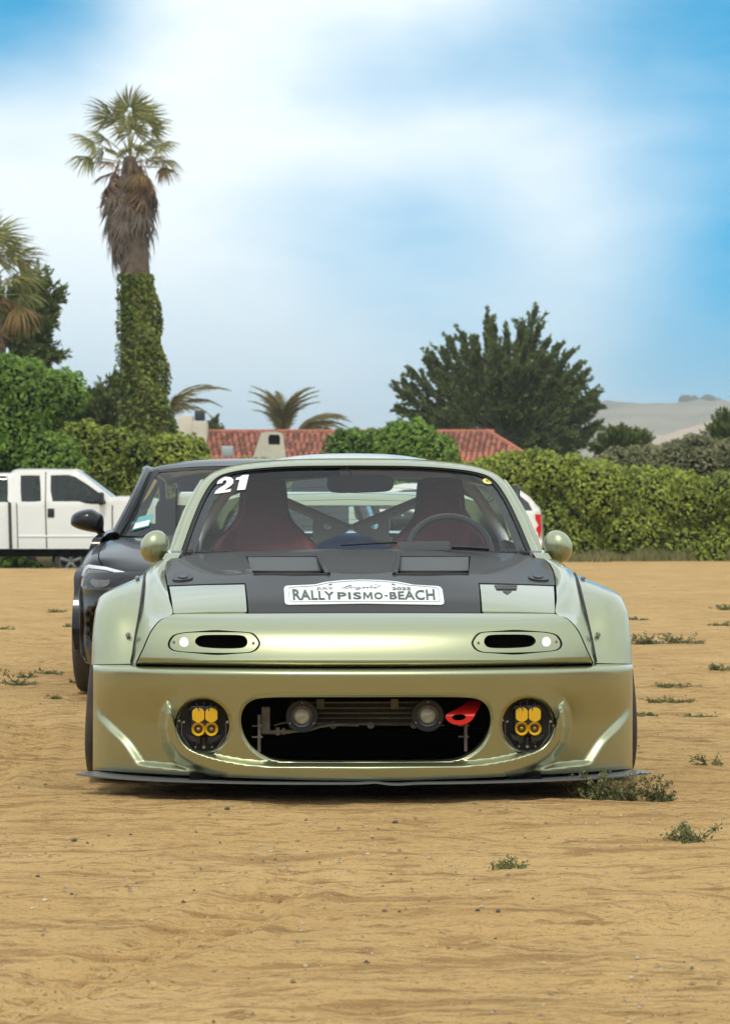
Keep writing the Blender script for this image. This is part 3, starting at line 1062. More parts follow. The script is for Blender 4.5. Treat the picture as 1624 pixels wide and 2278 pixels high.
# ---- spot lamps in the bumper
for s in (1, -1):
    c = LC(LAMP_U * s, LAMP_V, .07)
    px = (D1 + .09) / F
    lamp = empty('driving_lamp', tuple(c), 0, car)
    MB().lathe([(.0001, .055), (.092, .055), (.096, .02), (.098, .0)], (0, 0, 0), seg=36).build('housing', M_blk, lamp, smooth=True)
    bk = MB()
    bk.box((0, .028, .015), (.086, .03, .100), bev=.006)
    for sx in (-1, 1):
        bk.prism([(sx * .033, .01, .058), (sx * .055, .01, .047), (sx * .040, .01, .066)], (0, 0, 0), (0, .03, 0))
        bk.prism([(sx * .012, .01, -.040), (sx * .058, .01, -.034), (sx * .048, .01, -.052), (sx * .014, .01, -.064)], (0, 0, 0), (0, .03, 0))
    for ang in (-22, 0, 22):
        for sg in (1, -1):
            bk.box((math.sin(R(ang)) * .055, .014, sg * math.cos(R(ang)) * .062 + .004), (.0035, .02, .028), rot=('Y', R(ang) * sg))
    bk.build('lamp_body', mat('lamp_black', (.022, .022, .024), rough=.35), lamp)
    for sx in (-1, 1):
        MB().tube([(sx * .075, .008, .01), (sx * .075, .008, -.035), (sx * .045, .008, -.078)], .0016, 5).build('bracket', M_grime, lamp)
    for (x, z, r) in ((-.083, .014, .004), (-.068, .010, .004), (.080, .010, .005), (0, -.075, .0055), (-.028, -.075, .003), (.028, -.075, .003)):
        MB().lathe([(.0001, -.002), (r, -.002), (r, .008)], (x, .006, z), seg=10).build('bolt', M_steel, lamp)
    for ix in (-1, 1):
        x = ix * 14.5 * px + .0035
        z = 22 * px
        le = empty('lens_cell', (x, .006, z), 0, lamp)
        pts = [(min(.0205, abs(.0245 * math.cos(t))) * (1 if math.cos(t) > 0 else -1), 0, .0245 * math.sin(t)) for t in np.linspace(0, 2 * math.pi, 28, endpoint=False)]
        MB().prism(pts, (0, 0, 0), (0, .02, 0)).build('lens', M_amber, le)
        rb = MB()
        for k in range(7):
            xx = -.0165 + k * .0055
            hh = math.sqrt(max(.0001, .023 ** 2 - xx ** 2)) * 2
            rb.tube([(xx, -.0005, -hh / 2), (xx, -.0005, hh / 2)], .0016, 6)
        rb.build('flute', mat('amber_flute', (.80, .52, .03), rough=.1, coat=1), le)
        z2 = -9.5 * px
        ce = empty('lens_cell', (x, .006, z2), 0, lamp)
        MB().lathe([(.0225, -.004), (.0235, -.002), (.0235, .01)], (0, 0, 0), seg=28).build('lens_ring', mat('amber_ring', (.72, .46, .03), rough=.15, coat=1), ce, smooth=True)
        MB().lathe([(.0225, -.002), (.016, .006), (.007, .013), (.0001, .014)], (0, 0, 0), seg=14).build('reflector', M_amber, ce)
        MB().lathe([(.0001, -.001), (.004, .0), (.0075, .004), (.0075, .012)], (0, 0, 0), seg=14).build('bulb_shield', M_amber_dk, ce, smooth=True)

# ---- mouth: dark bay, oil cooler, small round lamps, tow hook, pipes
bay = MB()
bay.box((0, .75, .34), (1.30, .02, .50)); bay.box((0, .42, .085), (1.2, .66, .02)); bay.box((0, .50, .475), (1.1, .5, .02))
for s in (1, -1): bay.box((.475 * s, .47, .30), (.02, .50, .40))
bay.build('bay_liner', M_void, car)


def PC_(u, v, y):
    return LC(u - 815 + 5 * y, v, y)


cool = empty('oil_cooler', (0, 0, 0), 0, car)
for v in (1563, 1575, 1586.5, 1597.5, 1609):
    a = PC_(655, v, .20); b = PC_(972, v, .20)
    MB().tube([a, b], .0028, 6).build('cooler_bar', M_grime, cool)
mb = MB()
a = PC_(650, 1560, .225); b = PC_(975, 1611, .225)
mb.box(((a[0] + b[0]) / 2, .225, (a[2] + b[2]) / 2), (b[0] - a[0], .02, a[2] - b[2])).build('cooler_core', mat('cooler_core_black', (.018, .017, .016), rough=.6, bump=.6, bscale=120), cool)
for u in (715, 880):
    MB().box(PC_(u, 1567, .19), (.026, .006, .034)).build('cooler_tab', M_grime, cool)
for u in (743, 827, 923):
    MB().lathe([(.0001, 0), (.012, 0), (.013, .004)], PC_(u, 1614, .19), seg=12).build('cooler_foot', M_grime, cool)
a = PC_(700, 1611.5, .19); b = PC_(990, 1614, .19)
MB().tube([a, b], .0022, 6).build('cooler_rail', M_grime, cool)
for (u, v) in ((673, 1594), (953, 1593)):
    sl = empty('round_lamp', tuple(PC_(u, v, .11)), 0, car)
    MB().lathe([(.0345, 0), (.054, -.002), (.056, .006), (.054, .04)], (0, 0, 0), seg=30).build('lamp_flange', M_blk, sl, smooth=True)
    MB().lathe([(.0001, -.012), (.012, -.010), (.022, -.004), (.029, .004), (.033, .010)], (0, 0, 0), seg=26).build('lens', M_lampglass, sl, smooth=True)
    MB().lathe([(.031, -.004), (.036, -.005), (.038, .006)], (0, 0, 0), seg=30).build('lamp_rim', mat('dark_chrome', (.12, .12, .12), rough=.25, metal=.8), sl, smooth=True)
    for k in range(3):
        a_ = R(90 + 120 * k)
        MB().lathe([(.0001, -.006), (.003, -.005), (.003, 0)], (math.cos(a_) * .047, 0, math.sin(a_) * .047), seg=8).build('screw', M_steel, sl)
# tow hook: bent red plate with an oval eye
hk = smooth_closed([(992, 1597), (998, 1587), (1012, 1581), (1026, 1574), (1036, 1566), (1045, 1560), (1064, 1560), (1073, 1564), (1066, 1578), (1058, 1590), (1052, 1601), (1040, 1610), (1022, 1614), (1003, 1609)], 5) - [815, 0]
eye = ellipse(1022 - 815, 1596.5, 15.5, 7.2, 28, -.05)


def hook_fn(du, v):
    return LC(du, v, .045 + .10 * sstep((1595 - v) / 45))


sheet('tow_hook', hk, [eye], 4, hook_fn, M_red, car, rim=(0, .008, 0), hole_rims=[(0, .008, 0)], hstep=2)
pp = MB()
pp.tube([PC_(582, 1628, .17), PC_(615, 1629, .17), PC_(648, 1627, .17)], .0085, 8)
pp.tube([PC_(648, 1627, .17), PC_(682, 1626, .17), PC_(715, 1616, .17), PC_(745, 1612, .17), PC_(800, 1613, .18)], .006, 8)
pp.box(PC_(620, 1627, .17), (.013, .024, .026)); pp.box(PC_(633, 1627, .17), (.010, .022, .022))
pp.tube([PC_(660, 1600, .16), PC_(645, 1607, .16), PC_(628, 1609, .16), PC_(612, 1614, .16)], .0035, 6)
pp.build('oil_pipe', M_grime, car, smooth=True)
for (u, v0, v1) in ((578, 1590, 1672), (1037, 1618, 1672)):
    bk = MB()
    a = PC_(u, v0, .10); b = PC_(u, v1, .10)
    bk.box((a + b) / 2, (.010, .02, a[2] - b[2]))
    for v in (1615, 1640):
        bk.tube([PC_(u - 16, v, .095), PC_(u + 8, v, .095)], .0028, 6)
        bk.lathe([(.0001, -.004), (.006, -.003), (.006, .02)], PC_(u + 2, v, .085), seg=6)
    bk.build('splitter_bracket', M_grime, car)
MB().box(PC_(593, 1602, .15), (.028, .02, .09)).build('cooler_bracket', M_grime, car)

# ---- windscreen, frame, roof
def ws_y(du, v):
    return 1.56 + (1228 - v) / 195 * .66 + .11 * (du / 400) ** 2


def ws_fn(du, v):
    return LC(du, v, ws_y(du, v))


fo_h = smooth_open([(0, 1022), (130, 1023.5), (235, 1032), (292, 1044.5), (330, 1065), (357, 1104), (382, 1152), (400, 1198), (414, 1236)], 5)
fo = np.vstack([fo_h, (fo_h[1:] * [-1, 1])[::-1]])
gi_h = smooth_open([(0, 1035), (130, 1036.5), (217, 1042), (275, 1050.5), (310, 1066), (338, 1104), (363, 1157), (382, 1205), (393, 1233)], 5)
gi = np.vstack([gi_h, (gi_h[1:] * [-1, 1])[::-1]])
ring = np.vstack([fo[:len(fo_h)], gi_h[::-1], mir(gi_h[1:])[::-1], ])
# one outline that runs round the outside and back along the inside
outer_path = np.vstack([(fo_h * [-1, 1])[::-1], fo_h[1:]])
inner_path = np.vstack([(gi_h * [-1, 1])[::-1], gi_h[1:]])
ring = np.vstack([outer_path, inner_path[::-1]])


def frame_fn(du, v):
    d = poly_dist(du, v, outer_path, False)
    return LC(du, v, ws_y(du, v) - .025 + .045 * np.clip(1 - d / 11, 0, 1) ** 2)


frame = sheet('windscreen_frame', ring, [], 4, frame_fn, M_paint, car, rim=(0, .05, 0), toward=(0, -1, .5))
gs_h = gi_h * [.978, 1] + [0, 4.0]; gs_h[-1, 1] = 1229
seal_in = np.vstack([(gs_h * [-1, 1])[::-1], gs_h[1:]])
seal = sheet('windscreen_seal', np.vstack([inner_path, seal_in[::-1]]), [], 4, lambda du, v: LC(du, v, ws_y(du, v) - .012), M_rub, car, rim=(0, .03, 0), toward=(0, -1, .5))
glass_poly = np.vstack([inner_path * [.985, 1] + [0, 1.5], [(0, 1226)]])
glass = sheet('windscreen', np.vstack([seal_in * [1.006, 1] + [0, -1], [(200, 1224), (0, 1222), (-200, 1224)]]), [], 12, ws_fn, M_glass, car, toward=(0, -1, .5))
# shaded band printed round the edge of the glass
ft_h = gs_h * [.945, 1] + [0, 3.5]; ft_h[-1, 1] = 1219
frit_in = np.vstack([(ft_h * [-1, 1])[::-1], ft_h[1:]])
sheet('glass_border', np.vstack([seal_in, frit_in[::-1]]), [], 5, lambda du, v: LC(du, v, ws_y(du, v) + .004), mat('glass_frit', (.035, .037, .038), rough=.25), glass, toward=(0, -1, .5))
two = np.array([(208, 172), (220, 140), (250, 112), (300, 100), (345, 106), (372, 130), (366, 165), (335, 195), (290, 222), (280, 233), (346, 218), (338, 247), (183, 268), (195, 240), (225, 215), (285, 180), (305, 155), (303, 137), (288, 133), (270, 142), (262, 162)], float)
one = np.array([(392, 132), (400, 110), (432, 103), (460, 85), (523, 80), (482, 226), (402, 232), (431, 128)], float)
for g in (two, one):
    q = np.stack([441.7 + g[:, 0] * .228 - 794, 1039.4 + g[:, 1] * .228], 1)
    sheet('race_number', q, [], 4, ws_fn, M_white, glass, toward=(0, -1, .5), off=.004)
sheet('round_sticker', ellipse(1090.5 - 793, 1072, 11.5, 6.2, 28, .16), [], 4, ws_fn, mat('yellow_vinyl', (.75, .66, .16), rough=.4), glass, toward=(0, -1, .5), off=.004)
mk('sticker_mark', ws_fn(np.array([1086, 1092, 1090, 1095, 1088, 1084.0]) - 793, np.array([1069, 1070, 1072, 1074, 1073, 1074.0])) + [0, -.007, .004], [(0, 1, 2), (2, 3, 4), (2, 4, 5)], M_ink2, glass)
# wiper and its cover plate
wp = MB()
c0 = LC(944 - 797, 1214, 1.47)
wp.prism([LC(886 - 797, 1208, 1.50), LC(925 - 797, 1207, 1.5), LC(1003 - 797, 1206, 1.50), LC(1006 - 797, 1222, 1.44), LC(893 - 797, 1224, 1.44)], (0, 0, 0), (0, .012, .004))
wp.build('cowl_cover', M_blk, car)
wp = MB()
wp.tube([LC(u - 797, v, 1.5 + .02 * k) for k, (u, v) in enumerate([(760, 1213), (830, 1209), (880, 1207), (925, 1205)])], .004, 6)
wp.tube([LC(u - 797, v, 1.47) for (u, v) in [(1000, 1218), (1045, 1219), (1090, 1222)]], .009, 6)
wp.build('wiper', M_blk, car)

# roof
ro = []
cols = np.array([-1, -.93, -.80, -.58, -.3, 0, .3, .58, .80, .93, 1.0])
r0 = []
for c in cols:
    a = abs(c) * 334
    v = float(spline1([0, 130, 235, 292, 330, 345], [1019.5, 1021, 1029.5, 1042, 1062.5, 1078])(a))
    r0.append(LC(math.copysign(a, c) if c else 0, v, float(ws_y(np.array(a), np.array(v))) + .015))
ro.append(r0)
for (y, w_, zc_, ze) in ((2.48, .645, 1.249, 1.105), (2.70, .66, 1.258, 1.095), (2.92, .66, 1.252, 1.085), (3.14, .645, 1.222, 1.07), (3.28, .62, 1.178, 1.045)):
    ro.append([np.array((c * w_, y - .05 * c * c, ze + (zc_ - ze) * (1 - abs(c) ** 2.4) ** .75)) for c in cols])
patch('roof', ro, M_paint, car, 6, 5, rim=(0, 0, -.02), toward=(0, 0, 1))
# roof side rail, quarter panels behind the doors, rear glass
for s in (1, -1):
    qp = [[(s * .655, 2.62, 1.095), (s * .665, 2.80, 1.092), (s * .655, 3.0, 1.08), (s * .63, 3.22, 1.05), (s * .50, 3.30, 1.08)],
          [(s * .69, 2.76, 1.00), (s * .70, 2.90, .99), (s * .695, 3.05, .99), (s * .67, 3.30, .99), (s * .555, 3.40, 1.0)],
          [(s * .735, 2.86, .87), (s * .745, 2.98, .87), (s * .74, 3.15, .87), (s * .71, 3.42, .88), (s * .61, 3.52, .90)]]
    patch('roof_pillar', qp, M_paint, car, 5, 5, toward=(s, 0, 0), rim=(-.02 * s, 0, 0))
    MB().tube([LC(s * 342, 1082, 2.26), (s * .66, 2.48, 1.10), (s * .668, 2.7, 1.088), (s * .662, 2.92, 1.08)], .014, 8).build('roof_rail', M_rub, car, smooth=True)
    # A pillar outer tube behind the frame
    MB().tube([LC(s * 408, 1232, 1.70), LC(s * 394, 1190, 1.82), LC(s * 374, 1142, 1.98), LC(s * 350, 1098, 2.12), LC(s * 334, 1074, 2.22)], .017, 8).build('pillar_back', M_paint, car, smooth=True)
rg = [[(x * .52, 3.31 - .03 * abs(x), 1.155 - .05 * x * x) for x in (-1, -.5, 0, .5, 1)], [(x * .60, 3.55 - .05 * abs(x), .905) for x in (-1, -.5, 0, .5, 1)]]
patch('rear_window', rg, glass_mat('rear_glass', (.88, .95, .92), .6), car, 4, 4)
hl = MB()
for k in range(7):
    t = (k + 1) / 8
    hl.tube([tuple(np.array(rg[0][i]) * (1 - t) + np.array(rg[1][i]) * t) for i in range(5)], .0011, 4)
hl.build('defroster_line', M_blk, car)

# ---- body sides, deck, tail
def side_x(y, z):
    x = .80 + .02 * np.sin((y - 1.2) / 2.8 * math.pi) - .10 * np.clip((z - .66) / .24, 0, 1) ** 2 - .05 * np.clip((.3 - z) / .2, 0, 1) ** 2
    x = x + .15 * sstep((.50 - np.hypot((y - 3.15), (z - .34) * 1.0)) / .10 + .6) * sstep((.80 - z) / .12)
    x = x + .13 * sstep((1.52 - y) / .28) * sstep((.70 - z) / .10)
    return x


side_poly = np.array([(1.24, .12), (2.6, .12), (2.78, .12)] + [(3.15 - .36 * math.cos(t), .31 + .36 * math.sin(t)) for t in np.linspace(-.4, math.pi + .4, 24)] + [(3.5, .16), (3.95, .20), (4.02, .5), (3.98, .80), (3.9, .87), (3.4, .885), (2.6, .875), (1.9, .855), (1.5, .83), (1.30, .72)])
for s in (1, -1):
    sheet('body_side', side_poly, [], .05, lambda y, z, s=s: np.stack([s * side_x(y, z), y, z], -1), M_paint, car, eps=.004, toward=(s, 0, 0), rim=(-.06 * s, 0, 0))
    MB().tube([(s * .765, 1.62, .25), (s * .78, 1.62, .6), (s * .76, 1.66, .845)], .004, 5).build('door_gap', M_rub, car)
deck = [[(x * .735, y, z - .02 * x * x) for x in (-1, -.5, 0, .5, 1)] for (y, z) in ((3.36, .905), (3.55, .915), (3.85, .915), (3.98, .885), (4.03, .78))]
patch('boot_lid', deck, M_paint, car, 4, 4, toward=(0, 0, 1))
MB().box((0, 4.0, .48), (1.56, .06, .60), bev=.02).build('rear_bumper', M_paint, car)
fl = MB()
fl.box((0, 2.15, .15), (1.36, 2.9, .10)).box((0, 3.5, .45), (1.3, .7, .5)).box((0, 1.42, .45), (1.3, .06, .62))
fl.build('underbody', M_void, car)
# rear wing
wing = empty('rear_wing', (0, 0, 0), 0, car)
sec = [(3.66, 1.052), (3.70, 1.082), (3.78, 1.108), (3.88, 1.118), (3.97, 1.114), (3.97, 1.108), (3.88, 1.095), (3.78, 1.075), (3.70, 1.048)]
wv = MB()
wv.prism([(-.815, y, z - .015) for y, z in sec], (0, 0, 0), (1.63, 0, 0))
wv.build('wing_blade', M_paint, wing)
for s in (1, -1):
    MB().prism([(s * .818, 3.60, .93), (s * .818, 3.62, 1.115), (s * .818, 3.70, 1.135), (s * .818, 4.02, 1.135), (s * .818, 4.02, .95)], (-.003, 0, 0), (.003, 0, 0)).build('end_plate', M_blk, wing)
    MB().prism([(s * .45, 3.72, .90), (s * .45, 3.76, 1.06), (s * .45, 3.9, 1.09), (s * .45, 3.9, .90)], (-.006, 0, 0), (.006, 0, 0)).build('wing_stay', M_blk, wing)

# ---- mirrors
for s in (1, -1):
    c = LC(448 * s, 1216, 1.62)
    mr_ = empty('side_mirror', tuple(c), 0, car)
    bm = MB(); V = []; Fc = []
    n, m_ = 24, 14
    rot = Matrix.Rotation(R(-24 * s), 3, 'Y') @ Matrix.Rotation(R(18 * s), 3, 'Z')
    for i in range(m_ + 1):
        t = math.pi * .5 * i / m_
        for k in range(n):
            a = 2 * math.pi * k / n
            p = Vector((math.sin(t) ** .85 * math.cos(a) * .054, -math.cos(t) * .070, math.sin(t) ** .85 * math.sin(a) * .067))
            V.append(rot @ p)
    for k in range(n):
        a = 2 * math.pi * k / n
        V.append(rot @ Vector((math.cos(a) * .049, .026, math.sin(a) * .062)))
    for i in range(m_ + 1):
        for k in range(n):
            k2 = (k + 1) % n
            Fc.append((i * n + k, (i + 1) * n + k, (i + 1) * n + k2, i * n + k2))
    bm.add(V, Fc).build('mirror_shell', M_paint, mr_, smooth=True, angle=60)
    MB().prism([rot @ Vector((math.cos(a) * .0485, .025, math.sin(a) * .0615)) for a in np.linspace(0, 2 * math.pi, 24, endpoint=False)], (0, 0, 0), (0, .003, 0)).build('mirror_glass', mat('mirror_silver', (.6, .62, .63), rough=.05, metal=1), mr_)
    MB().tube([(-.012 * s, .01, -.04), (-.028 * s, .02, -.075), (-.045 * s, .03, -.105)], [.022, .017, .022], 10).build('mirror_stalk', M_paint, mr_, smooth=True)


# ---- wheels
def wheel(parent, c, r, w, rim_r, s, m_rim, spokes=5, camber=0.0, name='wheel'):
    """axle along X; s = side the face points to"""
    wh = empty(name, c, 0, parent)
    wh.rotation_euler = (0, camber, 0)
    h = w / 2
    pr = [(rim_r, -h * .9), (rim_r + (r - rim_r) * .45, -h * 1.04), (r - .022, -h * .97), (r - .006, -h * .82), (r, -h * .5), (r, 0), (r, h * .5), (r - .006, h * .82), (r - .022, h * .97), (rim_r + (r - rim_r) * .45, h * 1.04), (rim_r, h * .9), (rim_r - .004, 0)]
    MB().lathe(pr, (0, 0, 0), 'X', 48, closed=True).build('tyre', M_tyre, wh, smooth=True, angle=50)
    rm = MB()
    rm.lathe([(rim_r + .004, h * .93 * s), (rim_r - .012, h * .95 * s), (rim_r - .022, h * .80 * s), (rim_r - .03, h * .2 * s), (rim_r - .02, -h * .8 * s)], (0, 0, 0), 'X', 40)
    for k in range(spokes):
        a = 2 * math.pi * k / spokes + .3
        d = rim_r * .52
        rm.box((s * h * .70, math.cos(a) * d, math.sin(a) * d), (.03, rim_r * .92, rim_r * .26), rot=('X', a), bev=.006)
    rm.lathe([(.0001, s * h * .82), (rim_r * .2, s * h * .80), (rim_r * .24, s * h * .6)], (0, 0, 0), 'X', 20)
    rm.build('rim', m_rim, wh, smooth=True)
    MB().lathe([(.0001, s * h * .35), (rim_r * .86, s * h * .35)], (0, 0, 0), 'X', 24).build('brake_disc', mat('brake_iron', (.03, .03, .03), rough=.5, metal=.5), wh)
    return wh


M_rimdk = mat('dark_alloy', (.05, .05, .052), rough=.3, metal=.8)
for s in (1, -1):
    wheel(car, (s * .872, .90, .308), .308, .235, .205, s, M_rimdk, 5, camber=R(-4.5 * s))
    wheel(car, (s * .86, 3.15, .308), .308, .25, .205, s, M_rimdk, 5, camber=R(-3 * s))

# ---- cabin
cab = MB()
dp = [(1.60, .826), (1.78, .838), (1.95, .83), (2.0, .78), (2.0, .5), (1.6, .5)]
cab.prism([(-.66, y, z) for y, z in dp], (0, 0, 0), (1.32, 0, 0)).build('dashboard', mat('dash_black', (.02, .02, .021), rough=.7, bump=.2, bscale=200), car)
cab = MB()
cab.box((0, 2.6, .25), (1.3, 1.5, .1)).box((0, 3.22, .62), (1.28, .05, .55))
for s in (1, -1): cab.box((s * .715, 2.2, .55), (.04, 1.3, .58))
cab.build('cabin_lining', mat('cabin_grey', (.30, .30, .30), rough=.8), car)
sw = MB()
t_ = np.linspace(0, 2 * math.pi, 33)
cw = LC(1001 - 790, 1228, 2.08)
sw.tube([cw + np.array([math.cos(a) * .172, math.sin(a) * .05, math.sin(a) * .150]) for a in t_], .015, 8, cap=False)
sw.box(cw + np.array([0, .01, -.02]), (.30, .02, .04)).tube([cw, cw + np.array([0, -.25, -.05])], .03, 8)
sw.build('steering_wheel', mat('wheel_leather', (.03, .03, .03), rough=.5), car, smooth=True)
# seats: tall one-piece backs
for s in (1, -1):
    st = empty('bucket_seat', (0, 0, 0), 0, car)
    ol = [(-42, 1066), (0, 1062), (42, 1066), (50, 1085), (53, 1120), (58, 1145), (72, 1168), (92, 1188), (108, 1206), (118, 1226), (118, 1262), (-118, 1262), (-118, 1226), (-108, 1206), (-92, 1188), (-72, 1168), (-58, 1145), (-53, 1120), (-50, 1085)]
    sc_ = smooth_closed([(x * 1.02 + 197 * s, v) for x, v in ol], 5)

    def seat_fn(du, v, s=s, sc_=sc_):
        d = poly_dist(du, v, sc_)
        lean = (v - 1062) / 200 * -.18
        return LC(du, v, 2.56 + lean + .05 * np.clip(1 - d / 14, 0, 1) ** 2 - .05 * sstep((np.abs(du - 197 * s) - 60) / 40))
    sheet('seat_back', sc_, [], 6, seat_fn, M_seat, st, rim=(0, .10, 0), toward=(0, -1, 0))
    MB().tube([tuple(p + np.array([0, -.002, 0])) for p in seat_fn(*(grow(sc_, -6).T))] , .0035, 5).build('piping', M_seat_edge, st, smooth=True)
    MB().box((s * .38, 2.38, .42), (.46, .42, .2), bev=.05).build('seat_base', M_seat, st)
# roll cage
cg = empty('roll_cage', (0, 0, 0), 0, car)
YC = 2.86
for s in (1, -1):
    q = [LC(s * 352, 1285, 2.8), LC(s * 345, 1225, 2.82), LC(s * 335, 1190, 2.83), LC(s * 305, 1140, YC), LC(s * 272, 1092, YC), LC(s * 240, 1066, YC), LC(s * 160, 1054, YC), LC(0, 1051, YC)]
    MB().tube([tuple(p) for p in smooth_open(q, 5)], .024, 12).build('main_hoop', M_cage, cg, smooth=True)
    MB().tube([LC(s * 10, 1174, YC), LC(s * 250, 1073, YC)], .022, 12).build('cross_tube', M_cage, cg, smooth=True)
    MB().tube([LC(s * 10, 1172, YC + .01), LC(s * 215, 1262, YC + .01)], .022, 12).build('cross_tube', M_cage, cg, smooth=True)
    MB().tube([LC(s * 392, 1240, 1.72), LC(s * 366, 1165, 2.02), LC(s * 338, 1108, 2.22), LC(s * 300, 1075, 2.45), LC(s * 250, 1064, 2.84)], .019, 10).build('cage_bar', M_cage, cg, smooth=True)
    gp = np.array([(0, 1168), (84, 1131), (86, 1209), (0, 1176)], float)
    hol = ellipse(52, 1169, 8.5, 8.5, 20)
    if s < 0: gp = mir(gp); hol = mir(hol)
    sheet('gusset', gp, [hol], 6, lambda du, v: LC(du, v, YC - .012 + 0 * du), M_cage, cg, rim=(0, .02, 0), hole_rims=[(0, .02, 0)], hstep=3)
MB().ball((0, 3.12, .83), (.19, .1, .075), 16, 10).build('blue_bundle', M_blue, car, smooth=True)
# inside mirror
rm = smooth_closed([(-74, 1076), (-70, 1062), (-55, 1057), (0, 1055), (55, 1057), (72, 1063), (75, 1078), (68, 1090), (50, 1094), (0, 1096), (-50, 1096), (-68, 1092)], 4) + [803 - 789, 0]
im = sheet('interior_mirror', rm, [], 6, lambda du, v: LC(du, v, 2.20 + .0004 * (v - 1075)), M_blk, car, rim=(0, .03, 0))
MB().tube([LC(-2, 1060, 2.21), LC(-8, 1050, 2.2), LC(-18, 1040, 2.19)], .006, 6).build('mirror_stem', M_blk, car)
sheet('sun_visor', np.array([(-270, 1046), (-30, 1043), (-30, 1062), (-180, 1066), (-265, 1062)], float), [], 20, lambda du, v: LC(du, v, 2.30 - .002 * (v - 1046)), M_blk, car)
# ------------------------------------------------------------------ the black hatchback behind
D2, X2 = 13.6, -.70
M_bpaint = mat('black_gloss_paint', (.006, .006, .007), rough=.3, coat=.45, coat_rough=.02, spec=.25)
M_chrome = mat('bright_trim', (.75, .76, .78), rough=.12, metal=1)
M_orange = mat('orange_marker', (.60, .09, .015), rough=.2, coat=1)
M_glass2 = glass_mat('green_tinted_glass', (.50, .62, .56), .6)
bcar = empty('hatchback_car', (X2, D2, 0), 0)
tag(bcar, 'glossy black hatchback with parking permit on windscreen behind the green coupe', 'car')


def BX(u, v, y):
    """local point of the black car at picture position (u, v), y metres behind its front"""
    s = (D2 + y) / F
    return np.stack(np.broadcast_arrays((np.asarray(u, float) - CU) * s - X2, np.asarray(y, float), CH - (np.asarray(v, float) - VH) * s), -1)


fr_ = np.array([-1, -.93, -.8, -.5, 0, .5, .8, .93, 1.0])
hr = []
for (y, z, w, ed) in ((.10, .672, .60, .05), (.26, .735, .715, .028), (.55, .790, .755, .026), (.9, .845, .775, .03), (1.2, .885, .765, .035)):
    hr.append([(f * w, y + (.20 * abs(f) ** 3 if y < .3 else 0), z - ed * abs(f) ** 3) for f in fr_])
bh = patch('bonnet', hr, M_bpaint, bcar, 5, 4, toward=(0, 0, 1), rim=(0, 0, -.01))
for s in (1, -1):
    G = [[(.722, .46, .700), (.78, .52, .690), (.835, .60, .655), (.868, .68, .59), (.872, .70, .52)],
         [(.762, .55, .762), (.81, .60, .752), (.855, .68, .715), (.884, .74, .64), (.888, .75, .55)],
         [(.780, .90, .812), (.825, .92, .802), (.87, .95, .765), (.898, .97, .69), (.902, .97, .66)],
         [(.772, 1.22, .848), (.815, 1.25, .838), (.865, 1.27, .80), (.898, 1.29, .72), (.903, 1.30, .62)]]
    patch('front_fender', [[(p[0] * s, p[1], p[2]) for p in r] for r in G], M_bpaint, bcar, 5, 5, toward=(s, 0, 1))


def bump_plan(x):
    a = np.abs(x) / .875
    return .72 * (1 - np.sqrt(np.maximum(1e-3, 1 - np.minimum(a, .999) ** 3.2)))


def bbump_fn(x, z):
    y = bump_plan(x) + .10 * np.clip((z - .60) / .1, 0, 1.4) ** 2 - .03 * np.exp(-((z - .47) / .05) ** 2) + .06 * np.clip((.30 - z) / .12, 0, 1) ** 2
    a = np.abs(x)
    # folded corner: crease runs down from the lamp, hollow air slot inside it
    slot = np.array([(.70, .52), (.80, .47), (.79, .30), (.765, .26), (.74, .33)])
    sd = sdist(a, z, slot)
    y = y + .05 * sstep(-sd / .02 + .3)
    return np.stack([x, y, z], -1)


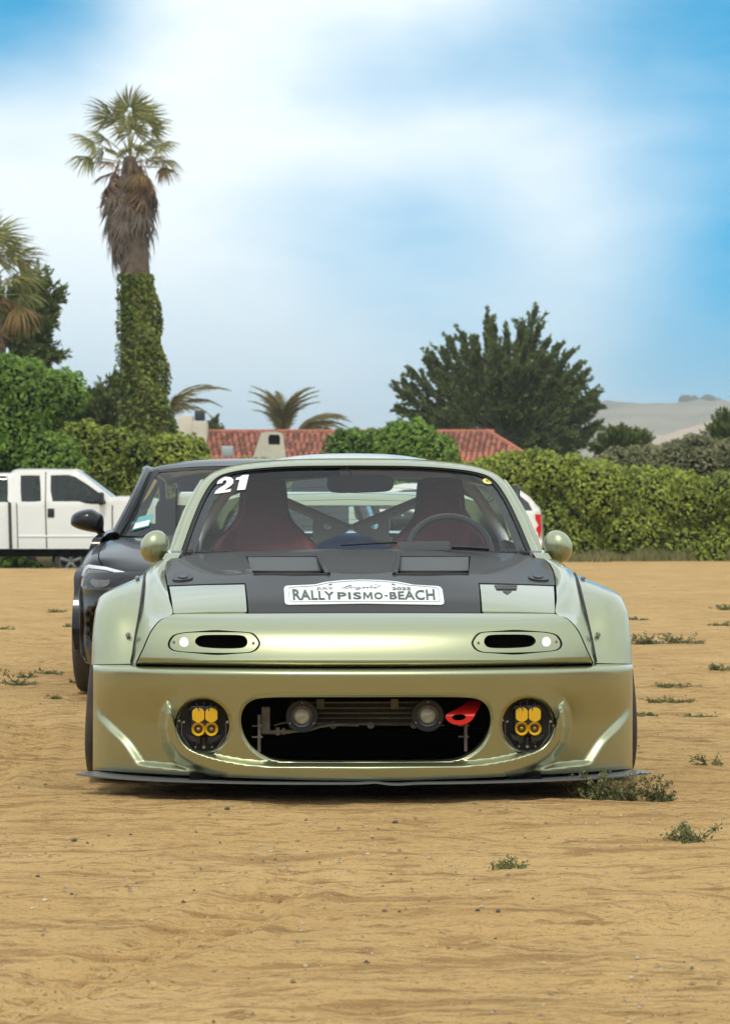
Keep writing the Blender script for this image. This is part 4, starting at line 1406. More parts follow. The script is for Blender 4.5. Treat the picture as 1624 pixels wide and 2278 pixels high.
bo = np.array([(x, .70 - .03 * abs(x) ** 2) for x in np.linspace(-.80, .80, 20)] + [(.85, .62), (.866, .5), (.868, .35), (.85, .24), (.82, .19)] + [(x, .17) for x in np.linspace(.7, -.7, 10)] + [(-.82, .19), (-.85, .24), (-.868, .35), (-.866, .5), (-.85, .62)])
sheet('front_bumper', bo, [], .03, bbump_fn, M_bpaint, bcar, eps=.004, rim=(0, .06, 0))
for s in (1, -1):
    sl = smooth_closed(np.array([(.725, .50), (.785, .46), (.782, .32), (.765, .285), (.742, .34)]) * [s, 1], 4)
    sheet('air_slot', sl if s > 0 else sl[::-1], [], .03, lambda x, z: bbump_fn(x, z) + np.array([0, -.004, 0]), M_void, bcar, eps=.004)
    fin = [bbump_fn(np.array([s * a]), np.array([z]))[0] + [0, -.008, 0] for a, z in ((.845, .66), (.850, .55), (.838, .47), (.842, .35), (.835, .25), (.815, .20))]
    MB().tube([tuple(p) for p in smooth_open(fin, 4)], [.004] * 3 + [.012] * 15 + [.006] * 3, 8).build('crease_highlight_tube', M_bpaint, bcar, smooth=True)  # tube added to catch a highlight where the corner crease would
    # headlamp
    hl_ = smooth_closed([(.852 * s, .635), (.845 * s, .695), (.815 * s, .722), (.70 * s, .712), (.56 * s, .682), (.555 * s, .625), (.60 * s, .598), (.77 * s, .592), (.83 * s, .598)], 4)
    if s < 0: hl_ = hl_[::-1]

    def hl_fn(x, z, k=.012):
        p = bbump_fn(x, z)
        p[..., 1] = bump_plan(x) + .16 * np.clip((z - .60) / .12, 0, 1.2) ** 1.5 - k
        return p
    lampo = sheet('headlamp', hl_, [], .03, lambda x, z: hl_fn(x, z, .004), mat('headlamp_black', (.03, .03, .032), rough=.2, coat=1, color2=(.06, .06, .06), vscale=14), bcar, eps=.004, rim=(0, .05, 0))
    st_ = np.array([(.848, .672), (.838, .700), (.812, .724), (.70, .715), (.57, .688), (.57, .674), (.70, .699), (.806, .706), (.826, .690)]) * [s, 1]
    sheet('daylight_strip', st_ if s > 0 else st_[::-1], [], .03, lambda x, z: hl_fn(x, z, .016), mat('white_light_guide', (.8, .82, .84), rough=.2, coat=1), lampo, eps=.004)
    mk_ = np.array([(.850, .610), (.849, .668), (.832, .676), (.827, .640), (.830, .606)]) * [s, 1]
    sheet('turn_marker', mk_ if s > 0 else mk_[::-1], [], .03, lambda x, z: hl_fn(x, z, .020), M_orange, lampo, eps=.004)
    pr_ = ellipse(.72 * s, .635, .06, .028, 24)
    sheet('projector', pr_, [], .02, lambda x, z: hl_fn(x, z, .016), mat('projector_glass', (.20, .18, .15), rough=.1, metal=.6, coat=1), lampo, eps=.004)
    sheet('headlamp_cover', hl_, [], .03, lambda x, z: hl_fn(x, z, .030), glass_mat('lamp_cover', (.92, .92, .92), .35), lampo, eps=.004)

# greenhouse
def bws_fn(x, z):
    y = 1.20 + (z - .865) / .41 * .74 + .16 * (x / .7) ** 2
    return np.stack([x, y, z], -1)


wsp = np.array([(-.735, .878), (-.715, .93), (-.60, 1.235), (-.575, 1.272), (-.3, 1.290), (0, 1.296), (.3, 1.290), (.575, 1.272), (.60, 1.235), (.715, .93), (.735, .878), (.4, .870), (0, .866), (-.4, .870)])
bgl = wsp * [.945, .96] + [0, .037]
sheet('windscreen_surround', wsp, [bgl], .03, lambda x, z: bws_fn(x, z) + np.array([0, -.006, 0]), M_blk, bcar, eps=.004, rim=(0, .04, 0), hole_rims=[(0, .02, 0)])
bg = sheet('windscreen', bgl, [], .08, bws_fn, M_glass2, bcar, eps=.004)
st0 = np.array([(-.655, .905), (-.555, .930), (-.535, 1.005), (-.625, .985)])
sheet('permit_sticker', st0, [], .03, lambda x, z: bws_fn(x, z) + np.array([0, -.006, .002]), mat('teal_print', (.10, .32, .30), rough=.4), bg, eps=.004)
st1 = np.array([(-.648, .912), (-.560, .934), (-.552, .966), (-.638, .946)])
sheet('permit_panel', st1, [], .03, lambda x, z: bws_fn(x, z) + np.array([0, -.011, .004]), mat('pale_print', (.75, .85, .82), rough=.4), bg, eps=.004)
rr = []
for (y, w, zc_, ze) in ((1.965, .60, 1.298, 1.262), (2.15, .625, 1.338, 1.275), (2.5, .64, 1.352, 1.28), (3.0, .635, 1.335, 1.265), (3.5, .60, 1.28, 1.22)):
    rr.append([(f * w, y + (.10 * f * f if y < 2 else 0), ze + (zc_ - ze) * (1 - abs(f) ** 2.6) ** .8) for f in fr_])
patch('roof', rr, M_bpaint, bcar, 5, 4, toward=(0, 0, 1), rim=(0, 0, -.02))
for s in (1, -1):
    MB().tube([(s * .745, 1.37, .875), (s * .675, 1.66, 1.06), (s * .618, 2.02, 1.255), (s * .645, 2.3, 1.275), (s * .655, 2.7, 1.28), (s * .63, 3.3, 1.24), (s * .66, 3.9, 1.0)], .03, 8).build('roof_rail', M_bpaint, bcar, smooth=True)
    MB().tube([(s * .80, 2.45, .92), (s * .655, 2.55, 1.27)], .035, 6).build('door_pillar', M_blk, bcar)
    sg = [[(s * .76, 1.45, .90), (s * .81, 2.4, .92), (s * .78, 3.6, .95)], [(s * .63, 2.02, 1.25), (s * .655, 2.5, 1.265), (s * .635, 3.3, 1.22)]]
    patch('side_glass', sg, M_glass2, bcar, 3, 3)
    # mirror
    mrr = empty('side_mirror', tuple(BX(193, 1160, 1.55) * [1 if s < 0 else -1, 1, 1]), 0, bcar)
    mp_ = [(-.097, -.01), (-.088, .035), (-.045, .062), (.02, .074), (.055, .060), (.092, .030), (.096, -.03), (.085, -.066), (.02, -.062), (-.05, -.045), (-.085, -.028)]
    mp_ = smooth_closed([(x * (1 if s < 0 else -1), z) for x, z in mp_], 3)
    V = []; Fc = []
    c0 = mp_.mean(0); nn = len(mp_)
    for (k, yy) in ((.05, -.075), (.45, -.07), (.75, -.052), (.93, -.02), (1.0, .02), (.97, .07), (.9, .09)):
        for p in mp_: V.append((c0[0] + (p[0] - c0[0]) * k, yy, c0[1] + (p[1] - c0[1]) * k))
    for i in range(6):
        for k in range(nn): Fc.append((i * nn + k, i * nn + (k + 1) % nn, (i + 1) * nn + (k + 1) % nn, (i + 1) * nn + k))
    Fc.append(tuple(6 * nn + k for k in range(nn))); Fc.append(tuple(range(nn))[::-1])
    MB().add(V, Fc).build('mirror_shell', M_bpaint, mrr, smooth=True, angle=55)
    q = 1 if s < 0 else -1
    MB().tube([(q * .065, .02, -.045), (q * .095, .03, -.085), (q * .12, .04, -.125)], [.024, .02, .026], 8).build('mirror_stalk', M_bpaint, mrr, smooth=True)
bside = np.array([(.70, .45), (.72, .30)] + [(.93 - .36 * math.cos(t), .33 + .37 * math.sin(t)) for t in np.linspace(-.2, math.pi + .3, 22)] + [(1.4, .2), (3.2, .2)] + [(3.62 - .36 * math.cos(t), .33 + .37 * math.sin(t)) for t in np.linspace(-.3, math.pi + .3, 22)] + [(4.1, .25), (4.35, .3), (4.4, .7), (4.3, .95), (3.7, .96), (2.5, .93), (1.5, .89), (1.28, .86), (1.26, .72), (.95, .705), (.78, .6)])
for s in (1, -1):
    sheet('body_side', bside, [], .06, lambda y, z, s=s: np.stack([s * (.905 - .09 * np.clip((z - .68) / .28, 0, 1) ** 2 - .03 * np.clip((.35 - z) / .2, 0, 1) + .012 * np.exp(-((z - .66) / .05) ** 2)), y, z], -1), M_bpaint, bcar, eps=.004, toward=(s, 0, 0), rim=(-.05 * s, 0, 0))
    wheel(bcar, (s * .80, .93, .335), .335, .225, .235, s, M_rimdk, 5)
    wheel(bcar, (s * .80, 3.62, .335), .335, .225, .235, s, M_rimdk, 5)
hb = MB(); hb.box((0, 4.36, .62), (1.66, .08, .66), bev=.03); hb.build('tailgate', M_bpaint, bcar)
MB().box((0, 3.9, .93), (1.5, .9, .03)).build('parcel_shelf', M_void, bcar)
ib = MB(); ib.box((0, 2.5, .28), (1.5, 3.2, .1)).box((0, 1.22, .5), (1.5, .1, .6))
ib.build('floor_pan', M_void, bcar)
MB().prism([(-.72, y, z) for y, z in ((1.3, .86), (1.6, .89), (1.8, .86), (1.8, .5), (1.3, .5))], (0, 0, 0), (1.44, 0, 0)).build('dashboard', mat('dash_black', (.02, .02, .02)), bcar)
for s in (1, -1):
    MB().box((s * .36, 2.45, .80), (.48, .14, .60), bev=.05).box((s * .36, 2.52, 1.15), (.24, .09, .15), bev=.04).build('front_seat', mat('grey_seat', (.04, .04, .042), rough=.8), bcar)


# ------------------------------------------------------------------ vehicles seen from the side
def side_vehicle(root, outline, windows, hw, belt, tumble, paint, glass, win_gap=.012, step=.09, rnd=.07):
    ol = np.array(outline, float)
    wins = [np.array(w, float) for w in windows]

    def lat(x, z):
        d = poly_dist(x, z, ol)
        top = np.clip((z - belt), 0, 9)
        return hw - tumble * top - rnd * np.clip(1 - d / rnd, 0, 1) ** 2 * np.clip((z - .45) / .2, 0.15, 1)
    for s in (1, -1):
        body = sheet('body_side', ol, wins, step, lambda x, z, s=s: np.stack([x, s * lat(x, z), z], -1), paint, root, eps=.004, toward=(0, s, 0), hole_rims=[(0, -.03 * s, 0)] * len(wins))
        for w in wins:
            sheet('side_window', w, [], .2, lambda x, z, s=s: np.stack([x, s * (lat(x, z) - win_gap), z], -1), glass if not isinstance(glass, dict) else glass.get(id(w), glass['*']), root, eps=.004, toward=(0, s, 0))
    lp = resample(ol, step)
    l = lat(lp[:, 0], lp[:, 1])
    V = []; n = len(lp)
    fs = (-1, -.85, -.45, 0, .45, .85, 1)
    c = lp.mean(0)
    for f in fs:
        k = .035 * (1 - abs(f) ** 3)
        dz = np.where(lp[:, 1] > belt, k, 0)
        dx = np.where((lp[:, 1] < belt + .1), np.sign(lp[:, 0] - c[0]) * k * 2 * (np.abs(lp[:, 0] - c[0]) > .42 * np.ptp(ol[:, 0])), 0)
        V.append(np.stack([lp[:, 0] + dx, f * l, lp[:, 1] + dz], 1))
    V = np.vstack(V)
    Fc = [(i * n + k, i * n + (k + 1) % n, (i + 1) * n + (k + 1) % n, (i + 1) * n + k) for i in range(len(fs) - 1) for k in range(n)]
    return V, Fc, n, lp


def split_strip(V, Fc, n, lp, rootobj, is_glass, paint, glass, name='body_top'):
    A = []; B = []
    for f in Fc:
        k = f[0] % n
        mid = (lp[k] + lp[(k + 1) % n]) / 2
        (B if is_glass(mid) else A).append(f)
    for nm, fs, m in ((name, A, paint), ('screen_glass', B, glass)):
        if fs:
            b = MB(); b.add(V, fs); o = b.build(nm, m, rootobj, smooth=True, angle=40)
            bm = bmesh.new(); bm.from_mesh(o.data)
            bmesh.ops.delete(bm, geom=[v for v in bm.verts if not v.link_faces], context='VERTS')
            bm.to_mesh(o.data); bm.free()


M_wpaint = mat('white_truck_paint', (.88, .87, .83), rough=.3, coat=.8, var=.02, vscale=2)
M_darkglass = mat('dark_privacy_glass', (.02, .02, .02), rough=.08, coat=1)
M_carglass = glass_mat('side_glass', (.45, .5, .46), 1.0)
M_alloy = mat('silver_alloy', (.62, .62, .62), rough=.3, metal=.9)

# ---- white pickup
TY = 49.0; ts = F / (TY - .95)
T = lambda u, v: ((u - 140) / ts, CH - (v - VH) / ts)
truck = empty('pickup_truck', ((140 - CU) / ts, TY, 0), 0)
tag(truck, 'white extended-cab pickup truck parked side-on by the hedge', 'truck')
arch = lambda cu, cv, r, n=12: [(cu + r * math.cos(t), cv - r * math.sin(t)) for t in np.linspace(0, math.pi, n)]
to = [(405, 1232), (409, 1185), (403, 1135), (388, 1119), (330, 1109), (279, 1105), (249, 1107), (213, 1079), (178, 1051), (163, 1045.5), (90, 1044), (32, 1044.5), (24, 1047)]
to += [(23, 1053), (-60, 1054), (-330, 1056), (-338, 1115), (-342, 1215), (-262, 1222)] + arch(-195, 1222, 55)[::-1] + [(-80, 1221), (120, 1221), (262, 1221)] + arch(325, 1222, 54)[::-1] + [(392, 1229)]
tw = [smooth_closed([(50, 1057.5), (84, 1057.5), (88, 1062), (91, 1108), (88, 1115), (55, 1116), (47, 1111), (45, 1063)], 3),
      np.array([(112, 1057), (150, 1056), (166, 1060), (195, 1078), (220, 1096), (233, 1112), (237, 1121), (205, 1121.5), (190, 1120), (176, 1115.5), (117, 1115.5), (112, 1090)]),
      smooth_closed([(-120, 1060), (10, 1058.5), (16, 1063), (17, 1112), (10, 1117), (-120, 1117), (-128, 1112), (-128, 1064)], 3)]
tw = [np.array([T(*p) for p in w]) for w in tw]
V_, F_, n_, lp_ = side_vehicle(truck, [T(*p) for p in to], tw, .96, T(0, 1118)[1], .13, M_wpaint, {'*': M_carglass, id(tw[0]): M_darkglass})
zb = T(0, 1106)[1]
split_strip(V_, F_, n_, lp_, truck, lambda p: zb < p[1] < T(0, 1050)[1] and p[0] > T(175, 0)[0] - .05 and p[0] < T(250, 0)[0] + .05, M_wpaint, M_carglass)
for (u, v0, v1, w) in ((37, 1120, 1219, .010), (101, 1050, 1219, .012), (21, 1118, 1220, .035), (250, 1124, 1219, .012)):
    a = T(u, v0); b = T(u + (3 if u < 110 else 0), v1)
    for s in (1, -1):
        MB().tube([(a[0], s * (.955 - .13 * max(0, a[1] - T(0, 1118)[1])), a[1]), (a[0] + (b[0] - a[0]) * .05, s * .962, T(0, 1122)[1] if v0 < 1119 else a[1] - .02), (b[0], s * .962, b[1])], w, 5).build('panel_gap', mat('gap_shadow_rubber', (.05, .05, .048), rough=.8), truck)
for s in (1, -1):
    c = T(113.5, 1141)
    MB().box((c[0], s * .965, c[1]), (.125, .03, .165), bev=.012).build('door_handle', M_blk, truck)
    a = T(40, 1193); b = T(248, 1193)
    MB().box(((a[0] + b[0]) / 2, s * .966, a[1]), (b[0] - a[0], .014, .035), bev=.005).build('body_moulding', M_wpaint, truck)
    m1 = T(229, 1112)
    MB().box((m1[0] - .02, s * 1.06, m1[1] + .02), (.10, .16, .24), bev=.03).build('door_mirror', M_blk, truck)
    for u in (325, -195):
        c = T(u, 1230)
        wheel(truck, (c[0], s * .82, .25), .40, .25, .22, s, M_alloy, 6).rotation_euler = (0, 0, R(90))
fr2 = MB()
a = T(-330, 1226); b = T(395, 1226)
fr2.box(((a[0] + b[0]) / 2, 0, a[1] - .02), (b[0] - a[0], 1.7, .14)).box((T(140, 0)[0], 0, .40), (4.6, .9, .16))
fr2.build('chassis', M_void, truck)
st = MB()
st.box((T(120, 0)[0], .3, .95), (.18, .55, .65), bev=.05).box((T(120, 0)[0], -.35, .95), (.18, .55, .65), bev=.05)
st.build('cab_seat', mat('grey_seat', (.04, .04, .042)), truck)
c = T(205, 1105)
MB().tube([(c[0] + math.sin(a) * .08, .4 + math.cos(a) * .19, c[1] + math.sin(a) * .17) for a in np.linspace(0, 6.28, 20)], .016, 6, cap=False).build('steering_wheel', M_blk, truck)

# ---- white SUV
SY = 46.0; ss = F / (SY - .9)
Sx = lambda u, v: ((u - 945) / ss, CH - (v - VH) / ss)
suv = empty('suv_car', ((945 - CU) / ss, SY, 0), 0)
tag(suv, 'white estate car with red tail lamp parked beyond the green coupe', 'car')
so = [(1200, 1232), (1206, 1205), (1204, 1160), (1201, 1142), (1194, 1124), (1181, 1107), (1162, 1094), (1140, 1086), (1100, 1081), (1000, 1077), (900, 1078), (868, 1084), (805, 1126), (730, 1137), (695, 1150), (686, 1190), (688, 1228)]
so += [(725, 1235)] + arch(768, 1236, 44)[::-1] + [(820, 1238), (1080, 1238)] + arch(1128, 1236, 44)[::-1] + [(1180, 1236)]
sw_ = [np.array([(1100, 1091), (1135, 1094), (1158, 1103), (1176, 1118), (1185, 1136), (1105, 1136)]), np.array([(1000, 1088), (1090, 1090), (1094, 1135), (1000, 1134)]), np.array([(985, 1088), (900, 1089), (873, 1096), (832, 1126), (840, 1133), (985, 1134)])]
sw_ = [np.array([Sx(*p) for p in w]) for w in sw_]
M_spaint = mat('white_suv_paint', (.84, .83, .78), rough=.3, coat=.8)
V_, F_, n_, lp_ = side_vehicle(suv, [Sx(*p) for p in so], sw_, .90, Sx(0, 1137)[1], .22, M_spaint, M_darkglass)
split_strip(V_, F_, n_, lp_, suv, lambda p: Sx(0, 1124)[1] < p[1] < Sx(0, 1086)[1] and p[0] < Sx(868, 0)[0], M_spaint, M_darkglass)
for s in (1, -1):
    tl = np.array([Sx(*p) for p in ((1190.5, 1144), (1203, 1144), (1205, 1178), (1201, 1196), (1191, 1180))])
    sheet('tail_lamp', tl, [], .05, lambda x, z, s=s: np.stack([x, s * (.895 + 0 * x), z], -1), mat('red_lamp_lens', (.62, .012, .015), rough=.15, coat=1), suv, eps=.004, toward=(0, s, 0), rim=(0, -.06 * s, 0))
    for u in (768, 1128):
        wheel(suv, (Sx(u, 0)[0], s * .79, .335), .335, .22, .22, s, M_alloy, 5).rotation_euler = (0, 0, R(90))
MB().box((0, 0, .30), (3.6, 1.4, .12)).build('underbody', M_void, suv)

# ---- dark saloon behind the pickup, seen under its sill
KY = 53.0; ks = F / (KY - .9)
Kx = lambda u, v: ((u - 300) / ks, CH + .16 - (v - VH) / ks)
ksal = empty('saloon_car', ((300 - CU) / ks, KY, -.16), 0)
tag(ksal, 'dark saloon with bright alloy wheel parked low behind the white pickup', 'car')
ko = [(58, 1245), (55, 1215), (62, 1190), (90, 1178), (180, 1166), (240, 1130), (290, 1116), (380, 1115), (440, 1130), (480, 1160), (520, 1170), (528, 1240), (500, 1250)] + arch(440, 1250, 40)[::1] + [(380, 1254), (220, 1254)] + arch(157, 1250, 40)[::1] + [(100, 1252)]
kw = [np.array([Kx(*p) for p in ((200, 1163), (248, 1134), (330, 1124), (400, 1126), (440, 1160))])]
M_kpaint = mat('charcoal_car_paint', (.015, .015, .017), rough=.25, coat=1)
V_, F_, n_, lp_ = side_vehicle(ksal, [Kx(*p) for p in ko], kw, .88, Kx(0, 1165)[1], .2, M_kpaint, M_darkglass)
split_strip(V_, F_, n_, lp_, ksal, lambda p: False, M_kpaint, M_darkglass)
for s in (1, -1):
    pn = np.array([Kx(*p) for p in ((70, 1222), (118, 1222), (114, 1258), (100, 1262), (84, 1248))])
    sheet('bumper_corner', pn, [], .1, lambda x, z, s=s: np.stack([x, s * (.885 + 0 * x), z], -1), M_chrome, ksal, eps=.004, toward=(0, s, 0), rim=(0, -.03 * s, 0))
    for u in (157, 440):
        wheel(ksal, (Kx(u, 0)[0], s * .78, .33), .33, .21, .225, s, M_alloy, 5).rotation_euler = (0, 0, R(90))

# ---- two red cars parked either side, out of the frame; the green bumper mirrors them
M_redpaint = mat('red_car_paint', (.33, .018, .014), rough=.3, coat=1)


def red_car(loc, rz, label, number=None):
    root = empty('red_car', loc, rz)
    tag(root, label, 'car')
    ro_ = [(-2.1, .28), (-2.15, .55), (-2.0, .72), (-1.1, .86), (-.45, 1.28), (.1, 1.36), (.9, 1.33), (1.6, 1.02), (2.05, .95), (2.15, .6), (2.1, .3), (1.72, .25)] + [(1.32 + .37 * math.cos(t), .30 + .37 * math.sin(t)) for t in np.linspace(0, math.pi, 12)] + [(.9, .24), (-.9, .24)] + [(-1.32 + .37 * math.cos(t), .30 + .37 * math.sin(t)) for t in np.linspace(0, math.pi, 12)] + [(-1.75, .26)]
    wi = [np.array([(-.85, .92), (-.35, 1.23), (.05, 1.28), (.05, .93)]), np.array([(.13, .93), (.13, 1.28), (.85, 1.25), (1.3, 1.0), (1.2, .94)])]
    V_, F_, n_, lp_ = side_vehicle(root, ro_, wi, .86, .9, .22, M_redpaint, M_darkglass)
    split_strip(V_, F_, n_, lp_, root, lambda p: (.9 < p[1] < 1.25 and (p[0] < -.4 or p[0] > .9)), M_redpaint, M_darkglass)
    for s in (1, -1):
        for x in (-1.32, 1.32):
            wheel(root, (x, s * .76, .31), .31, .2, .21, s, M_alloy, 6).rotation_euler = (0, 0, R(90))
        if number:
            pnl = sheet('number_panel', np.array([(-.55, .45), (.05, .45), (.05, .85), (-.55, .85)]), [], .2, lambda x, z, s=s: np.stack([x, s * (.868 + 0 * x), z], -1), M_white, root, eps=.004, toward=(0, s, 0), rim=(0, -.01 * s, 0))
            Vt, Ft = text2d(number, .03)
            Pn = np.stack([(-.45 + Vt[:, 0] * .4) * (1 if s < 0 else -1) + (0 if s < 0 else -.5), 0 * Vt[:, 0] + s * .872, .50 + Vt[:, 1] * .3], 1)
            mk('panel_digits', Pn, Ft, M_ink2, pnl, smooth=False)
    MB().box((0, 0, .28), (3.4, 1.4, .1)).build('underbody', M_void, root)
    return root


red_car((-5.6, 7.6, 0), R(90), 'red coupe parked beside the green car, mirrored in its corner')
red_car((5.4, 7.2, 0), R(90), 'red coupe with white number panel mirrored in the other bumper corner', '91')
# ------------------------------------------------------------------ vegetation helpers
def mkq(name, Q, m, parent=None, tint=None, k=4):
    """Q: n x k x 3 separate faces"""
    n = len(Q)
    me = bpy.data.meshes.new(name)
    me.vertices.add(n * k); me.vertices.foreach_set('co', np.ascontiguousarray(Q, dtype=np.float32).ravel())
    me.loops.add(n * k); me.loops.foreach_set('vertex_index', np.arange(n * k, dtype=np.int32))
    me.polygons.add(n); me.polygons.foreach_set('loop_start', np.arange(0, n * k, k, dtype=np.int32))
    me.update(calc_edges=True)
    if tint is not None:
        a = me.attributes.new('tint', 'FLOAT', 'FACE'); a.data.foreach_set('value', np.asarray(tint, np.float32))
    me.materials.append(m)
    o = bpy.data.objects.new(name, me); COL.objects.link(o); o.parent = parent
    return o


def unit(v):
    return v / (np.linalg.norm(v, axis=-1, keepdims=True) + 1e-12)


def leaf_quads(P, Nrm, size, rg, elong=1.25, spread=.8):
    """diamond leaves at P facing roughly Nrm"""
    n = len(P)
    nn = unit(Nrm + spread * rg.normal(size=(n, 3)))
    t = unit(np.cross(nn, rg.normal(size=(n, 3))))
    b = np.cross(nn, t)
    sz = size * rg.uniform(.65, 1.35, (n, 1))
    a = t * sz * elong; c = b * sz * .62
    return np.stack([P - a, P + c - a * .15, P + a, P - c - a * .15], 1)


def rand_sphere(n, rg):
    return unit(rg.normal(size=(n, 3)))


def lumps_foliage(lumps, dens, size, rg, back=.45):
    Q = []; Tn = []
    C = np.array([l[0] for l in lumps]); Rr = np.array([l[1] for l in lumps])
    for (c, r, t0) in lumps:
        n = int(dens * 4 * math.pi * r * r)
        d = rand_sphere(n, rg)
        d = d[(d[:, 1] < back)]
        rad = r * (1 - .32 * rg.random(len(d)) ** 2.2) * (1 + .10 * np.sin(d[:, :1].ravel() * 9 + c[0] * 5) * np.cos(d[:, 2] * 8 + c[2] * 3))
        P = np.array(c) + d * rad[:, None]
        near = np.where(np.linalg.norm(C - np.array(c), axis=1) < Rr + r)[0]
        keep = np.ones(len(P), bool)
        for j in near:
            if Rr[j] == r and np.allclose(C[j], c): continue
            keep &= np.linalg.norm(P - C[j], axis=1) > Rr[j] * .80
        P = P[keep]; d = d[keep]
        if len(P) == 0: continue
        Q.append(leaf_quads(P, d + [0, -.2, .35], size, rg))
        Tn.append(np.clip(t0 + rg.normal(size=len(P)) * .22, 0, 1))
    return np.concatenate(Q), np.concatenate(Tn)


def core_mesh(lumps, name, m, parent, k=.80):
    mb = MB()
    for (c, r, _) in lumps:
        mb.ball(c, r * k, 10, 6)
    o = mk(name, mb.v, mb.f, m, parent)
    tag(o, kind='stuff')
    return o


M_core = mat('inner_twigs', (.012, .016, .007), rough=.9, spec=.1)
M_hedge = leaf_mat('hedge_leaf', (.026, .066, .009), (.135, .205, .026), (.40, .44, .06))
M_hedge_dk = leaf_mat('dark_ivy_leaf', (.032, .085, .014), (.12, .23, .030), (.22, .34, .045))
M_ivy = leaf_mat('trunk_ivy_leaf', (.042, .080, .012), (.14, .195, .030), (.27, .30, .055))
M_scrub = leaf_mat('dull_scrub_leaf', (.075, .095, .035), (.19, .20, .080), (.27, .25, .11))
M_cyp = leaf_mat('cypress_needle', (.026, .050, .013), (.095, .130, .032), (.17, .20, .055), trans=.12)
M_bark = mat('grey_brown_bark', (.12, .085, .06), rough=.9, var=.35, vscale=6, bump=.6, bscale=25)


def hedge(label, Y, top, seed, cat='hedge', base=0.0, depth=1.6, size=.052, dens=300, step=.62, m=None, name='hedge', rr=(.36, .86), group=None):
    rg = np.random.default_rng(seed)
    top = np.array(top, float)
    x0, x1 = [(u - CU) / F * Y for u in (top[0, 0], top[-1, 0])]
    root = empty(name, ((x0 + x1) / 2, Y, base))
    tag(root, label, cat, group)
    lumps = []
    x = x0
    while x < x1:
        u = x / Y * F + CU
        zt = CH - (np.interp(u, top[:, 0], top[:, 1]) - VH) / F * Y - base + rg.uniform(-.22, .16)
        z = .25
        while z < zt:
            r = rg.uniform(*rr)
            zz = min(z + rg.uniform(-.15, .15), zt - r * .9)
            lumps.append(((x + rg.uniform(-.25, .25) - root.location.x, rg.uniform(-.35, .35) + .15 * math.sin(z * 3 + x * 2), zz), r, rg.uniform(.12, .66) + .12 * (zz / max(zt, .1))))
            z += step
        for k in range(3):
            r = rg.uniform(rr[0] * .6, rr[1] * .8)
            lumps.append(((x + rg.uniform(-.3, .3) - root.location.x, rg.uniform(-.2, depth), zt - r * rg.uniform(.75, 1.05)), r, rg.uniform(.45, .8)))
        x += step
    Q, Tn = lumps_foliage(lumps, dens, size, rg)
    o = mkq('foliage', Q, m or M_hedge, root, Tn); tag(o, kind='stuff')
    core_mesh(lumps, 'inner_branches', M_core, root)
    return root


# ---- hedges (left to right)
hedge('clipped leafy hedge with yellow-green tips behind the white pickup', 64.0, [(-160, 930), (100, 935), (150, 945), (185, 950), (235, 968), (300, 985), (345, 966), (400, 966), (440, 985), (470, 1008), (520, 1030), (640, 1036)], 3)
hedge('hedge stretch beyond the dark ivy mound, reaching left along the lot', 64.5, [(-1150, 940), (-800, 950), (-480, 935), (-150, 940)], 4, size=.07, dens=150)
hedge('tall rounded mound of dark glossy ivy beside the left palm', 60.0, [(-190, 800), (-60, 785), (40, 792), (75, 803), (105, 832), (128, 880), (146, 935), (160, 1000)], 5, m=M_hedge_dk, dens=280, size=.056, cat='bush', name='ivy_bush')
hedge('low leafy hedge in front of the red tiled roof', 66.0, [(640, 1036), (700, 1034), (745, 1015), (790, 1005), (860, 1000), (1000, 1005)], 7)
hedge('round dense shrub poking up before the red tiled roof', 65.0, [(738, 1010), (755, 992), (780, 962), (808, 948), (850, 941), (900, 941), (935, 940), (955, 956), (968, 985), (978, 1015)], 8, cat='shrub', name='round_shrub', m=M_hedge_dk)
hedge('long leafy hedge running right from the coupe along the lot', 66.5, [(985, 1020), (1040, 1022), (1100, 1018), (1150, 1000), (1205, 992), (1250, 1006), (1300, 1024), (1350, 1042), (1420, 1045), (1500, 1062), (1560, 1058), (1640, 1050), (1700, 1060)], 9, dens=320)
hedge('hedge stretch continuing right past the scrub end', 66.5, [(1700, 1055), (1950, 1040), (2300, 1060)], 10, size=.07, dens=150)
hedge('dull grey-green scrub rising behind the right hedge', 80.0, [(1330, 1010), (1370, 992), (1430, 985), (1500, 978), (1560, 980), (1640, 975), (1760, 985)], 12, cat='scrub', m=M_scrub, name='scrub', size=.06, dens=220, base=.0)


# unseen hedge added behind the camera; it cuts low sky to darken the bumper
bk_ = hedge('tall unseen leafy hedge added behind the camera to darken the paintwork', 16.0, [(-8500, -300), (-4000, -420), (0, -350), (812, -460), (2500, -300), (6000, -450), (10000, -350)], 17, m=M_hedge_dk, size=.12, dens=40, step=1.0, rr=(.7, 1.2))
bk_.location = (0, -13, 0)
bk_.rotation_euler = (0, 0, math.pi)


